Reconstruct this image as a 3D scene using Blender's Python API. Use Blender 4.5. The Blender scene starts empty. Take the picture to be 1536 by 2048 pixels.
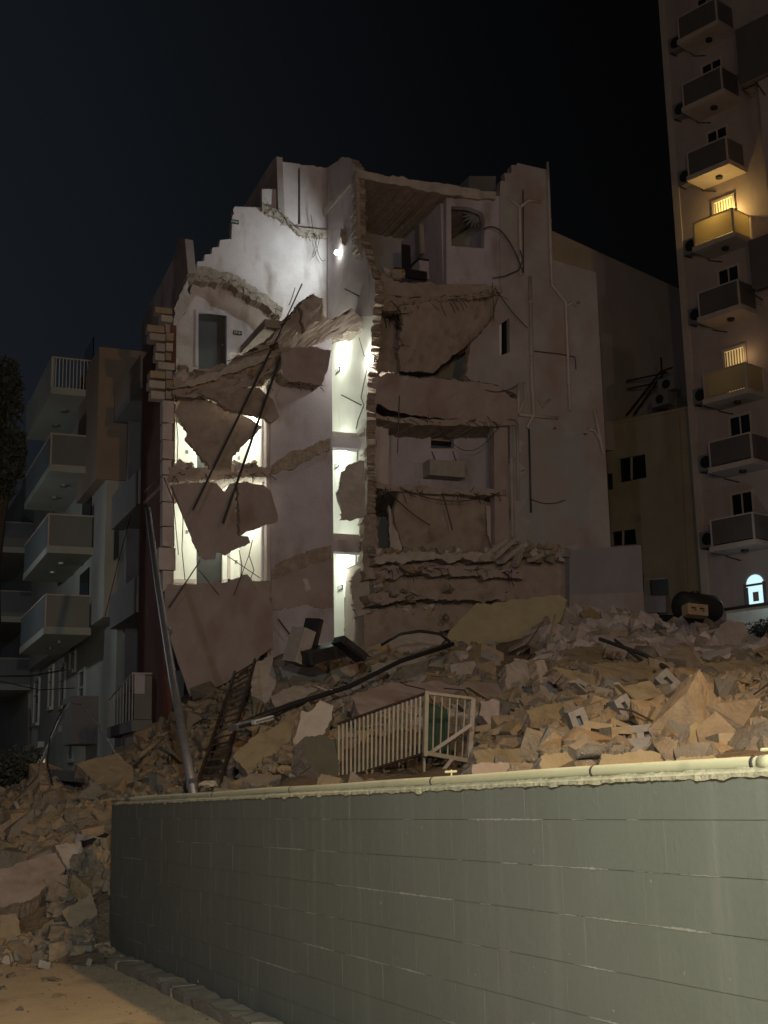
import bpy, bmesh, math, random
from mathutils import Vector, Matrix, noise
from mathutils.geometry import tessellate_polygon, delaunay_2d_cdt
R = math.radians
S = bpy.context.scene
COL = S.collection

# ------------------------------------------------------------------ camera
F = 2700.0; W2, H2 = 768.0, 1024.0            # focal length and half size in photo pixels
YAW, PITCH, ROLL = R(22.5), R(12.25), R(1.29)
EYE = Vector((0, 0, 2.0))
_f0 = Vector((math.sin(YAW), math.cos(YAW), 0)); _r0 = Vector((math.cos(YAW), -math.sin(YAW), 0))
FWD = _f0 * math.cos(PITCH) + Vector((0, 0, math.sin(PITCH)))
_u0 = _r0.cross(FWD)
RGT = _r0 * math.cos(ROLL) - _u0 * math.sin(ROLL)
UPV = _r0 * math.sin(ROLL) + _u0 * math.cos(ROLL)
cam_d = bpy.data.cameras.new('camera'); cam = bpy.data.objects.new('camera', cam_d); COL.objects.link(cam)
m3 = Matrix((RGT, UPV, -FWD)).transposed()
cam.matrix_world = Matrix.Translation(EYE) @ m3.to_4x4()
cam_d.sensor_fit = 'HORIZONTAL'; cam_d.sensor_width = 36; cam_d.lens = 36 * F / 1536
cam_d.clip_start = 0.1; cam_d.clip_end = 3000
S.camera = cam

# ------------------------------------------------------------------ world, exposure
S.view_settings.view_transform = 'Standard'; S.view_settings.look = 'None'
S.view_settings.exposure = 0.0; S.view_settings.gamma = 1.0
wd = bpy.data.worlds.new('World'); S.world = wd; wd.use_nodes = True
nt = wd.node_tree; nt.nodes.clear()
sky = nt.nodes.new('ShaderNodeTexSky'); sky.sky_type = 'NISHITA'; sky.sun_disc = False
sky.sun_elevation = R(-4.0); sky.sun_rotation = R(-35); sky.altitude = 50
bg = nt.nodes.new('ShaderNodeBackground'); bg.inputs[1].default_value = 0.03
bg2 = nt.nodes.new('ShaderNodeBackground'); bg2.inputs[0].default_value = (.30, .27, .33, 1); bg2.inputs[1].default_value = 0.004
# town glow: strongest towards the lit street on the left, fading evenly with angle
tc = nt.nodes.new('ShaderNodeTexCoord'); dt = nt.nodes.new('ShaderNodeVectorMath'); dt.operation = 'DOT_PRODUCT'
dt.inputs[1].default_value = (math.sin(R(-42)), math.cos(R(-42)), .0); nt.links.new(tc.outputs['Generated'], dt.inputs[0])
gr = nt.nodes.new('ShaderNodeValToRGB'); gr.color_ramp.interpolation = 'EASE'; gr.color_ramp.elements[0].position = .18; gr.color_ramp.elements[1].position = 1.0
gr.color_ramp.elements[0].color = (.12, .12, .15, 1); gr.color_ramp.elements[1].color = (2.5, 3.3, 4.4, 1)
nt.links.new(dt.outputs['Value'], gr.inputs[0]); nt.links.new(gr.outputs[0], bg2.inputs[0])
ad = nt.nodes.new('ShaderNodeAddShader'); wo = nt.nodes.new('ShaderNodeOutputWorld')
hsv = nt.nodes.new('ShaderNodeHueSaturation'); hsv.inputs['Saturation'].default_value = .38; nt.links.new(sky.outputs[0], hsv.inputs['Color']); nt.links.new(hsv.outputs[0], bg.inputs[0]); nt.links.new(bg.outputs[0], ad.inputs[0]); nt.links.new(bg2.outputs[0], ad.inputs[1])
nt.links.new(ad.outputs[0], wo.inputs[0])

# street lighting and one added fill lamp: heads out of the frame (position, colour, watts); poles are built further down
STREET = [((6.6, 4.5, 9.0), (1.0, .62, .27), 2250, 'sodium'),
          ((0.6, 1.2, 5.4), (.93, 1.0, .81), 2350, 'white'),
          ((-9.0, -6.0, 10.0), (.92, .79, 1.0), 2000, 'pink'),  # added broad fill for the ruin's walls, given a street lamp's pole
          ((0.6, 44.0, 10.0), (.90, .95, .95), 260, 'white'),
          ((30.0, 10.0, 11.0), (1.0, .70, .64), 720, 'sodium')]

# ------------------------------------------------------------------ helpers
def ray(px, py):
    return (FWD + RGT * ((px - W2) / F) + UPV * ((H2 - py) / F))
def hit(px, py, plane):
    p, n = plane; d = ray(px, py)
    return EYE + d * ((p - EYE).dot(n) / d.dot(n))
def PY(y): return (Vector((0, y, 0)), Vector((0, 1, 0)))
def PX(x): return (Vector((x, 0, 0)), Vector((1, 0, 0)))
def PZ(z): return (Vector((0, 0, z)), Vector((0, 0, 1)))
def at(px, py, d): return EYE + ray(px, py) * d       # a point at view depth d
def TP(px, py, d, az=0.0, tilt=0.0):
    """plane through the point at depth d; az turns it, tilt leans the face upward (degrees)"""
    a = R(az); t = R(tilt)
    n = Vector((math.sin(a) * math.cos(t), -math.cos(a) * math.cos(t), math.sin(t)))
    return (at(px, py, d), n)
def screen(p):
    v = p - EYE; z = v.dot(FWD)
    return W2 + F * v.dot(RGT) / z, H2 - F * v.dot(UPV) / z, z

WO = {}
def tag(o, label=None, cat=None, group=None, kind=None):
    if label: o['label'] = label
    if cat: o['category'] = cat
    if group: o['group'] = group
    if kind: o['kind'] = kind
    return o
def thing(name, loc, label=None, cat=None, group=None):
    o = bpy.data.objects.new(name, None); COL.objects.link(o); o.location = loc; o.empty_display_size = .2
    WO[o.name] = Vector(loc)
    return tag(o, label, cat, group)
def mesh_obj(name, verts, faces, mats, parent=None, mi=None, smooth=False, fixn=True):
    if not isinstance(mats, (list, tuple)): mats = [mats]
    if parent is not None: org = WO[parent.name]
    else:
        n = len(verts)
        org = Vector((sum(v[0] for v in verts) / n, sum(v[1] for v in verts) / n, min(v[2] for v in verts)))
    me = bpy.data.meshes.new(name)
    me.from_pydata([(v[0] - org.x, v[1] - org.y, v[2] - org.z) for v in verts], [], faces)
    for m in mats: me.materials.append(m)
    if mi: me.polygons.foreach_set('material_index', mi)
    if fixn:
        bm = bmesh.new(); bm.from_mesh(me); bmesh.ops.recalc_face_normals(bm, faces=bm.faces); bm.to_mesh(me); bm.free()
    if smooth: me.polygons.foreach_set('use_smooth', [True] * len(me.polygons))
    me.update()
    o = bpy.data.objects.new(name, me); COL.objects.link(o)
    if parent is not None: o.parent = parent
    else: o.location = org
    WO[o.name] = org
    return o
class MB:
    """collects shapes for ONE mesh"""
    def __init__(s): s.v = []; s.f = []; s.m = []
    def add(s, v, f, m=0):
        b = len(s.v); s.v += [Vector(p) for p in v]; s.f += [tuple(i + b for i in q) for q in f]; s.m += [m] * len(f); return s
    def obox(s, c, ax, h, m=0):
        c = Vector(c); ax = [Vector(a) for a in ax]
        v = [c + ax[0] * (h[0] * i) + ax[1] * (h[1] * j) + ax[2] * (h[2] * k) for i in (-1, 1) for j in (-1, 1) for k in (-1, 1)]
        return s.add(v, [(0, 1, 3, 2), (4, 6, 7, 5), (0, 4, 5, 1), (2, 3, 7, 6), (0, 2, 6, 4), (1, 5, 7, 3)], m)
    def box(s, x0, x1, y0, y1, z0, z1, m=0):
        return s.obox(((x0 + x1) / 2, (y0 + y1) / 2, (z0 + z1) / 2), ((1, 0, 0), (0, 1, 0), (0, 0, 1)), (abs(x1 - x0) / 2, abs(y1 - y0) / 2, abs(z1 - z0) / 2), m)
    def tube(s, pts, r, n=8, m=0, cap=True):
        pts = [Vector(p) for p in pts]; rings = []
        for i, p in enumerate(pts):
            t = (pts[min(i + 1, len(pts) - 1)] - pts[max(i - 1, 0)]).normalized()
            a = t.orthogonal().normalized() if i == 0 else (pa - t * pa.dot(t)).normalized()
            pa = a; b = t.cross(a); rr = r[i] if isinstance(r, (list, tuple)) else r
            rings.append([p + (a * math.cos(2 * math.pi * k / n) + b * math.sin(2 * math.pi * k / n)) * rr for k in range(n)])
        base = len(s.v)
        for rg in rings: s.v += rg
        for i in range(len(pts) - 1):
            for k in range(n):
                s.f.append((base + i * n + k, base + i * n + (k + 1) % n, base + (i + 1) * n + (k + 1) % n, base + (i + 1) * n + k)); s.m.append(m)
        if cap:
            s.f.append(tuple(base + k for k in range(n))[::-1]); s.f.append(tuple(base + (len(pts) - 1) * n + k for k in range(n))); s.m += [m, m]
        return s
    def bar(s, a, b, w, h=None, m=0, up=(0, 0, 1)):
        a, b = Vector(a), Vector(b); t = (b - a); L = t.length; t.normalize()
        x = t.cross(Vector(up)); x = x.normalized() if x.length > 1e-4 else t.orthogonal().normalized()
        return s.obox((a + b) / 2, (t, x, x.cross(t)), (L / 2, w / 2, (h or w) / 2), m)
    def sphere(s, c, r, n=8, m=0, sc=(1, 1, 1)):
        c = Vector(c); v = [c + Vector((0, 0, r * sc[2]))]
        for i in range(1, n // 2):
            th = math.pi * i / (n // 2)
            for k in range(n):
                ph = 2 * math.pi * k / n
                v.append(c + Vector((r * sc[0] * math.sin(th) * math.cos(ph), r * sc[1] * math.sin(th) * math.sin(ph), r * sc[2] * math.cos(th))))
        v.append(c - Vector((0, 0, r * sc[2]))); f = []; q = n // 2 - 1
        for k in range(n):
            f.append((0, 1 + k, 1 + (k + 1) % n)); f.append((len(v) - 1, 1 + (q - 1) * n + (k + 1) % n, 1 + (q - 1) * n + k))
        for i in range(q - 1):
            for k in range(n):
                f.append((1 + i * n + k, 1 + (i + 1) * n + k, 1 + (i + 1) * n + (k + 1) % n, 1 + i * n + (k + 1) % n))
        return s.add(v, f, m)
    def build(s, name, mats, parent=None, smooth=False, fixn=True):
        return mesh_obj(name, s.v, s.f, mats, parent, s.m, smooth, fixn)

def jag(outline, amp, step, rng):
    """outline points (x, y[, 'j'|'b']): the edge to the next point is broken ('j') or stepped like blocks ('b')"""
    out = []; fl = []
    n = len(outline)
    for i, p in enumerate(outline):
        q = outline[(i + 1) % n]; k = p[2] if len(p) > 2 else ''
        out.append((p[0], p[1])); fl.append(k)
        if k == 'j':
            L = math.hypot(q[0] - p[0], q[1] - p[1]); m = max(1, int(L / (step * .45))); nx, ny = -(q[1] - p[1]) / L, (q[0] - p[0]) / L
            sd = rng.random() * 100; notch = 0
            for t in range(1, m):
                u = (t + (rng.random() - .5) * .7) / m; s = u * L; fade = min(1, u * 5, (1 - u) * 5)
                if rng.random() < .18: notch = (rng.random() - .5) * 1.5
                o = amp * fade * (1.5 * noise.noise(Vector((s / 26, sd, 0))) + .9 * noise.noise(Vector((s / 9, sd, 5))) + .45 * (rng.random() - .5) + .6 * notch)
                out.append((p[0] + (q[0] - p[0]) * u + nx * o, p[1] + (q[1] - p[1]) * u + ny * o)); fl.append('j')
        elif k == 'b':
            m = max(1, round(abs(q[1] - p[1]) / 17.0))
            for t in range(m):
                x1 = p[0] + (q[0] - p[0]) * (t + 1) / m; y0 = p[1] + (q[1] - p[1]) * t / m
                jx = (rng.random() - .5) * 6
                if t: out.append((p[0] + (q[0] - p[0]) * t / m + (rng.random() - .5) * 3, y0)); fl.append('j')
                if q[1] > p[1]: out.append((x1 + jx, y0 + 1)); fl.append('j')
                else: out.append((p[0] + (q[0] - p[0]) * t / m + jx, y0 + (q[1] - p[1]) / m)); fl.append('j')
    return out, fl
_pn = [0]
def pip(q, poly):
    c = False; j = len(poly) - 1
    for i in range(len(poly)):
        a, b = poly[i], poly[j]
        if (a.y > q.y) != (b.y > q.y) and q.x < (b.x - a.x) * (q.y - a.y) / (b.y - a.y) + a.x: c = not c
        j = i
    return c
def slab(name, outline, plane, thick, mats, parent=None, holes=(), amp=3.0, step=8, seed=None, rough=0.0, rlen=.22):
    """an outline on a plane of the place, thickened along `thick` (vector away from the viewer)"""
    _pn[0] += 1; sd = seed if seed is not None else _pn[0]
    if not isinstance(mats, (list, tuple)): mats = [mats]
    thick = Vector(thick)
    st = random.Random(sd); a, fl = jag(outline, amp, step, random.Random(sd))
    b = []
    r2 = random.Random(sd + 991)
    for (x, y), k in zip(a, fl):
        if k: b.append((x + (r2.random() - .5) * 1.6 * amp, y + (r2.random() - .5) * 1.6 * amp))
        else: b.append((x, y))
    fr = [hit(x, y, plane) for x, y in a]; bk = [hit(x, y, plane) + thick for x, y in b]
    n = len(fr); V = list(fr) + list(bk); loops = [[Vector(p) for p in fr]]
    Fc = []; M = []; bm_i = len(mats) - 1
    for i in range(n):
        j = (i + 1) % n; Fc.append((i, j, n + j, n + i)); M.append(min(1, bm_i) if fl[i] else 0)
    idx_f = list(range(n)); idx_b = list(range(n, 2 * n)); loops_b = [[Vector(p) for p in bk]]
    for h in holes:
        if len(h) == 4 and not isinstance(h[0], tuple): h = [(h[0], h[1]), (h[2], h[1]), (h[2], h[3]), (h[0], h[3])]
        hf = [hit(x, y, plane) for x, y in h]
        zt = max(p.z for p in hf)
        hb = [p + thick for p in hf]; s0 = len(V); V += hf; s1 = len(V); V += hb; k = len(hf)
        for i in range(k):
            j = (i + 1) % k; Fc.append((s0 + i, s0 + j, s1 + j, s1 + i)); M.append(0)
        loops.append(hf); loops_b.append(hb); idx_f += range(s0, s0 + k); idx_b += range(s1, s1 + k)
    nn = plane[1].normalized(); ex = nn.orthogonal().normalized(); ey = nn.cross(ex)
    def flat(ls): return [[Vector((p.dot(ex), p.dot(ey), 0)) for p in l] for l in ls]
    if rough and not holes:
        for side, (pts3, base_i) in enumerate(((fr, 0), (bk, n))):
            v2 = [Vector((p.dot(ex), p.dot(ey))) for p in pts3]; x0 = min(p.x for p in v2); x1 = max(p.x for p in v2); y0 = min(p.y for p in v2); y1 = max(p.y for p in v2)
            h = pts3[0].dot(nn); g = max(rlen * .55, (x1 - x0) * (y1 - y0) / 9000 * 4); rr = random.Random(sd); ins = []
            yy = y0 + g * .5
            while yy < y1:
                xx = x0 + g * .5
                while xx < x1:
                    q = Vector((xx + rr.uniform(-.3, .3) * g, yy + rr.uniform(-.3, .3) * g))
                    if pip(q, v2): ins.append(q)
                    xx += g
                yy += g
            ov, oe, of, ovo, _, _ = delaunay_2d_cdt(v2 + ins, [(i, (i + 1) % n) for i in range(n)], [], 1, 1e-5)
            dep = sum(p.dot(nn) for p in pts3) / n; mp_ = {}
            for k, q in enumerate(ov):
                src = [s for s in ovo[k] if s < n]
                if src: mp_[k] = base_i + src[0]
                else: mp_[k] = len(V); V.append(ex * q.x + ey * q.y + nn * dep)
            for f in of:
                t = tuple(mp_[k] for k in f)
                if len(set(t)) == 3: Fc.append(t); M.append(0)
        o = mesh_obj(name, V, Fc, mats, parent, M); me = o.data; w = WO[o.name]
        bm = bmesh.new(); bm.from_mesh(me); bm.normal_update(); mv = []
        for v in bm.verts:
            p = v.co + w; k = 1.1 * noise.noise(p * .9) + .5 * noise.noise(p * 3.3) + .35 * noise.noise(p * 9.0)
            mv.append((v, v.normal * (k * rough) + noise.noise_vector(p * 5.0) * rough * .4))
        for v, d in mv: v.co += d
        bm.to_mesh(me); bm.free(); me.update(); return o
    for t in tessellate_polygon(flat(loops)): Fc.append(tuple(idx_f[i] for i in t)); M.append(0)
    for t in tessellate_polygon(flat(loops_b)): Fc.append(tuple(idx_b[i] for i in t)[::-1]); M.append(0)
    o = mesh_obj(name, V, Fc, mats, parent, M)
    if rough: roughen(o, rough, rlen)
    return o
def roughen(o, amp, mx):
    me = o.data; bm = bmesh.new(); bm.from_mesh(me); bmesh.ops.triangulate(bm, faces=bm.faces)
    for _ in range(7):
        es = [e for e in bm.edges if e.calc_length() > mx]
        if not es or len(bm.faces) > 9000: break
        bmesh.ops.subdivide_edges(bm, edges=es, cuts=1); bmesh.ops.triangulate(bm, faces=[f for f in bm.faces if len(f.verts) > 3])
    w = WO[o.name]; nv = {}
    bm.normal_update()
    for v in bm.verts:
        p = v.co + w; k = .9 * noise.noise(p * 1.3) + .6 * noise.noise(p * 4.1) + .5 * noise.noise(p * 10.0)
        if any(f.material_index == 1 for f in v.link_faces): k *= 1.5
        nv[v] = v.normal * (k * amp) + noise.noise_vector(p * 6.0) * amp * .35
    for v, d in nv.items(): v.co += d
    bm.to_mesh(me); bm.free(); me.update()

# ------------------------------------------------------------------ materials
MAT = {}
def material(name, col, rough=.9, col2=None, scale=3.0, amt=.5, bump=.25, bscale=25., stretch=(1, 1, 1), island=0., spots=None, detail=6, metal=0., stain=None, bdist=.02):
    m = bpy.data.materials.new(name); m.use_nodes = True; MAT[name] = m
    t = m.node_tree; N = t.nodes; L = t.links; bs = N['Principled BSDF']
    bs.inputs['Roughness'].default_value = rough; bs.inputs['Metallic'].default_value = metal
    bs.inputs['Specular IOR Level'].default_value = .25 if rough > .6 else .5
    geo = N.new('ShaderNodeNewGeometry'); mp = N.new('ShaderNodeMapping'); mp.inputs['Scale'].default_value = stretch
    L.new(geo.outputs['Position'], mp.inputs['Vector'])
    no = N.new('ShaderNodeTexNoise'); no.inputs['Scale'].default_value = scale; no.inputs['Detail'].default_value = detail; no.inputs['Roughness'].default_value = .62
    L.new(mp.outputs[0], no.inputs['Vector'])
    rp = N.new('ShaderNodeValToRGB'); rp.color_ramp.elements[0].position = .5 - amt * .4; rp.color_ramp.elements[1].position = .5 + amt * .4
    c2 = col2 or tuple(c * .62 for c in col)
    rp.color_ramp.elements[0].color = (*c2, 1); rp.color_ramp.elements[1].color = (*col, 1)
    L.new(no.outputs[0], rp.inputs[0]); last = rp.outputs[0]
    if stain:                                              # dirt with its own shape: streaks or patches
        sc, sst, scol, lo, hi = stain
        mp2 = N.new('ShaderNodeMapping'); mp2.inputs['Scale'].default_value = sst; L.new(geo.outputs['Position'], mp2.inputs['Vector'])
        n2 = N.new('ShaderNodeTexNoise'); n2.inputs['Scale'].default_value = sc; n2.inputs['Detail'].default_value = 5; L.new(mp2.outputs[0], n2.inputs['Vector'])
        r2 = N.new('ShaderNodeValToRGB'); r2.color_ramp.elements[0].position = lo; r2.color_ramp.elements[1].position = hi; L.new(n2.outputs[0], r2.inputs[0])
        mx = N.new('ShaderNodeMixRGB'); mx.inputs[2].default_value = (*scol, 1); L.new(r2.outputs[0], mx.inputs[0]); L.new(last, mx.inputs[1]); last = mx.outputs[0]
    if spots:
        vo = N.new('ShaderNodeTexNoise'); vo.inputs['Scale'].default_value = spots[0]; vo.inputs['Detail'].default_value = 2; L.new(geo.outputs['Position'], vo.inputs['Vector'])
        r3 = N.new('ShaderNodeValToRGB'); r3.color_ramp.elements[0].position = spots[2]; r3.color_ramp.elements[1].position = spots[2] + .03; L.new(vo.outputs[0], r3.inputs[0])
        mx = N.new('ShaderNodeMixRGB'); mx.inputs[2].default_value = (*spots[1], 1); L.new(r3.outputs[0], mx.inputs[0]); L.new(last, mx.inputs[1]); last = mx.outputs[0]
    if island:
        hs = N.new('ShaderNodeHueSaturation'); L.new(last, hs.inputs['Color'])
        a = N.new('ShaderNodeMath'); a.operation = 'MULTIPLY_ADD'; a.inputs[1].default_value = island * 2; a.inputs[2].default_value = 1 - island
        L.new(geo.outputs['Random Per Island'], a.inputs[0])
        oi = N.new('ShaderNodeObjectInfo'); a2 = N.new('ShaderNodeMath'); a2.operation = 'MULTIPLY_ADD'; a2.inputs[1].default_value = island; a2.inputs[2].default_value = 1 - island / 2
        L.new(oi.outputs['Random'], a2.inputs[0]); a3 = N.new('ShaderNodeMath'); a3.operation = 'MULTIPLY'; L.new(a.outputs[0], a3.inputs[0]); L.new(a2.outputs[0], a3.inputs[1])
        L.new(a3.outputs[0], hs.inputs['Value'])
        a4 = N.new('ShaderNodeMath'); a4.operation = 'MULTIPLY_ADD'; a4.inputs[1].default_value = .9; a4.inputs[2].default_value = .45
        L.new(geo.outputs['Random Per Island'], a4.inputs[0]); L.new(a4.outputs[0], hs.inputs['Saturation'])
        last = hs.outputs[0]
    L.new(last, bs.inputs['Base Color'])
    if bump:
        nb = N.new('ShaderNodeTexNoise'); nb.inputs['Scale'].default_value = bscale; nb.inputs['Detail'].default_value = 8; nb.inputs['Roughness'].default_value = .65
        L.new(geo.outputs['Position'], nb.inputs['Vector'])
        b = N.new('ShaderNodeBump'); b.inputs['Strength'].default_value = bump; b.inputs['Distance'].default_value = bdist
        L.new(nb.outputs[0], b.inputs['Height']); L.new(b.outputs[0], bs.inputs['Normal'])
    return m
def emit(name, col, st):
    m = bpy.data.materials.new(name); m.use_nodes = True; MAT[name] = m
    bs = m.node_tree.nodes['Principled BSDF']; bs.inputs['Base Color'].default_value = (.6, .6, .6, 1)
    bs.inputs['Emission Color'].default_value = (*col, 1); bs.inputs['Emission Strength'].default_value = st
    return m
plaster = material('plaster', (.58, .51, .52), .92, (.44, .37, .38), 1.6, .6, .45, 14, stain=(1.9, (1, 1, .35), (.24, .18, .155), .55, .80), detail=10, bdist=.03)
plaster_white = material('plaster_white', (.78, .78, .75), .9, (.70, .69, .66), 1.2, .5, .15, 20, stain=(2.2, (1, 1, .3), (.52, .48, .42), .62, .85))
plaster_mauve = material('plaster_mauve', (.52, .48, .55), .92, (.40, .35, .41), 1.4, .6, .4, 14, stain=(1.5, (1, 1, .5), (.27, .21, .20), .54, .78), detail=10, bdist=.03)
plaster_grey = material('plaster_grey', (.42, .40, .42), .92, (.32, .285, .30), 1.1, .65, .4, 16, stain=(.8, (1, 1, .7), (.30, .22, .20), .48, .72), detail=10, bdist=.03)
broken = material('broken_stone', (.46, .385, .34), .97, (.20, .15, .125), 7, .8, .8, 14, bdist=.06, detail=10)
concrete = material('concrete', (.41, .345, .32), .95, (.28, .215, .19), 2.2, .7, .5, 11, stain=(2.4, (1, 1, 1), (.20, .15, .125), .55, .78), bdist=.03, detail=10)
concrete_pink = material('concrete_pink', (.40, .34, .345), .95, (.31, .245, .24), 1.3, .7, .45, 11, stain=(1.1, (1, 1, .6), (.24, .165, .135), .52, .78), bdist=.03, detail=10)
concrete_olive = material('concrete_olive', (.38, .32, .215), .95, (.29, .235, .16), 2.2, .7, .6, 10, stain=(2.4, (1, 1, 1), (.19, .15, .11), .54, .76), bdist=.05, detail=10)
olive_slab = material('olive_slab', (.45, .39, .26), .95, (.34, .29, .19), 2.0, .7, .4, 12, stain=(1.6, (1, 1, 1), (.33, .28, .18), .55, .8), detail=10)
concrete_pale = material('concrete_pale', (.54, .49, .46), .95, (.33, .28, .26), 3.0, .75, .8, 10, bdist=.05, detail=10)
red_paint = material('red_painted_wall', (.16, .085, .075), .9, (.12, .06, .052), 2, .5, .3, 15)
rubble_m = material('rubble', (.34, .275, .205), .97, (.18, .14, .105), 6, .75, .8, 15, island=.28, bdist=.05, detail=10)
crest_m = material('pale_crest_rubble', (.56, .50, .50), .97, (.34, .29, .285), 6, .75, .8, 15, island=.24, bdist=.05, detail=10)
dust_m = material('rubble_dust', (.33, .255, .18), .98, (.16, .12, .09), 3.4, .8, 1.0, 9, bdist=.12, detail=10)
block_m = material('limestone_block', (.39, .31, .215), .96, (.26, .20, .14), 6, .75, .7, 18, island=.2, bdist=.03, detail=10)
grey_block = material('cement_block', (.36, .34, .33), .96, (.26, .24, .23), 6, .6, .6, 25, island=.2)
ground_m = material('dusty_asphalt', (.64, .51, .35), .93, (.46, .36, .245), 1.6, .8, .8, 16, stain=(.9, (1, .6, 1), (.20, .155, .115), .56, .74), bdist=.03, detail=12, spots=(9, (.24, .19, .14), .70))
kerb_m = material('kerb_concrete', (.33, .30, .26), .95, (.20, .175, .15), 3, .6, .7, 25, island=.08)
wall_paint = material('grey_wall_paint', (.188, .198, .176), .7, (.150, .156, .138), 1.1, .8, .25, 22, stretch=(1, 1.2, .8), stain=(1.6, (1, 4.0, .28), (.225, .225, .203), .55, .9), spots=(16, (.34, .33, .29), .735), detail=11)
mortar_m = material('flaking_mortar', (.09, .092, .08), .95, (.12, .122, .107), 3.2, .28, .5, 40)
joint_m = material('flaked_joint', (.44, .43, .38), .95, (.26, .255, .23), 14, .6, .5, 40)
bead_m = material('mortar_bead', (.60, .57, .42), .95, (.42, .39, .29), 14, .6, .9, 60)
pvc_m = material('pvc_pipe', (.64, .61, .42), .5, (.54, .51, .34), 2, .6, .08, 30, stain=(5, (1, .6, 1), (.40, .36, .25), .58, .8))
pipe_white = material('white_drain_pipe', (.50, .45, .43), .55, (.38, .33, .31), 3, .6, .1, 20)
pipe_dark = material('dark_pipe', (.07, .06, .06), .6, None, 3, .5, .1)
steel_m = material('galvanised_steel', (.34, .34, .38), .45, (.25, .25, .28), 3, .5, .1, 20, metal=.6)
rust_m = material('rusty_metal', (.075, .05, .04), .8, (.04, .027, .022), 8, .6, .4, 40)
slate_slab = material('slate_green_slab', (.13, .13, .105), .95, (.085, .085, .07), 2.5, .7, .5, 12, detail=9)
dark_m = material('dark_metal', (.03, .028, .03), .55, None, 5, .5, .1)
black_m = material('black_plastic', (.018, .018, .02), .5, None, 5, .5, .05)
rail_paint = material('pale_rail_paint', (.46, .43, .37), .6, (.30, .26, .21), 7, .7, .2, 40)
cream_wall = material('cream_render', (.42, .36, .28), .92, (.35, .29, .22), .8, .5, .2, 16, stain=(.7, (1, 1, .3), (.27, .22, .17), .52, .8))
tower_wall = material('tower_render', (.45, .37, .365), .92, (.36, .29, .285), .9, .6, .25, 16, stain=(.8, (1, 1, .25), (.30, .23, .22), .55, .8), detail=9)
tower_trim = material('tower_trim', (.52, .44, .40), .85, (.44, .36, .33), 1.2, .5, .15, 16)
far_wall = material('dark_rendered_wall', (.48, .42, .41), .93, (.41, .35, .34), .6, .5, .2, 16, stain=(.5, (1, 1, .3), (.36, .30, .29), .5, .8))
green_wall = material('grey_green_render', (.42, .44, .41), .9, (.35, .36, .34), .7, .5, .15, 16)
brown_wall = material('brown_render', (.33, .26, .21), .92, (.27, .21, .17), .7, .5, .2, 16)
dim_wall = material('slate_render', (.23, .22, .235), .92, (.18, .17, .18), .8, .5, .2, 16)
white_paint = material('white_window_paint', (.72, .72, .70), .6, (.62, .62, .6), 4, .4, .08)
glass_dark = material('dark_glass', (.012, .013, .016), .12, None, 2, .4, 0)
glass_smoke = material('smoked_panel', (.125, .11, .108), .4, (.10, .088, .086), 1.5, .5, .05, 10)
glass_green = material('grey_glass_panel', (.17, .19, .19), .4, (.14, .155, .155), 1.0, .5, 0)
door_m = material('dark_door', (.07, .07, .075), .6, (.05, .05, .055), 2, .5, .1)
leaf_m = material('leaves', (.10, .105, .085), .7, (.055, .06, .045), 4, .6, .0, island=.35)
bark_m = material('bark', (.09, .07, .055), .9, None, 8, .6, .6, 20)
blue_m = material('blue_plastic', (.06, .10, .36), .6, (.04, .07, .25), 8, .6, .2)
cloth_m = material('pale_cloth', (.62, .58, .50), .95, (.45, .40, .33), 12, .6, .3)
green_board = material('green_board', (.035, .07, .05), .8, None, 4, .5, .1)
sign_black = material('black_sign_plate', (.015, .015, .015), .5, None, 4, .3, 0)
sign_white = material('sign_white', (.62, .64, .62), .6, (.55, .57, .55), 4, .3, 0)
pink_m = material('pink_print', (.62, .42, .40), .8, (.55, .20, .18), 9, .25, 0)
bulb_m = emit('lit_bulb', (.93, 1, .92), 55)
bulb_hot = emit('lit_bulb_bright', (1, 1, .86), 130)
curtain_hot = emit('lit_curtain', (1.0, .72, .22), 1.0)
curtain_dim = emit('lit_curtain_dim', (1.0, .66, .25), .42)
win_cool = emit('lit_cool_window', (.62, .92, 1.0), 1.0)
def frosted(name, col):
    m = bpy.data.materials.new(name); m.use_nodes = True; t = m.node_tree; N = t.nodes; bs = N['Principled BSDF']
    bs.inputs['Base Color'].default_value = (*col, 1); bs.inputs['Roughness'].default_value = .5
    tr = N.new('ShaderNodeBsdfTranslucent'); tr.inputs[0].default_value = (*col, 1); mx = N.new('ShaderNodeMixShader'); mx.inputs[0].default_value = .6
    t.links.new(bs.outputs[0], mx.inputs[1]); t.links.new(tr.outputs[0], mx.inputs[2]); t.links.new(mx.outputs[0], N['Material Output'].inputs[0]); return m
frost_m = frosted('frosted_balcony_panel', (.62, .56, .42))

def lamp(pos, col, watts, r, parent, name='lamp_light', spot=None):
    ld = bpy.data.lights.new(name, 'SPOT' if spot else 'POINT'); ld.energy = watts; ld.color = col; ld.shadow_soft_size = r
    if spot: ld.spot_size = R(spot); ld.spot_blend = .4
    lo = bpy.data.objects.new(name, ld); COL.objects.link(lo)
    if parent is not None: lo.parent = parent; lo.location = Vector(pos) - WO[parent.name]
    else: lo.location = pos
    return lo
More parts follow.
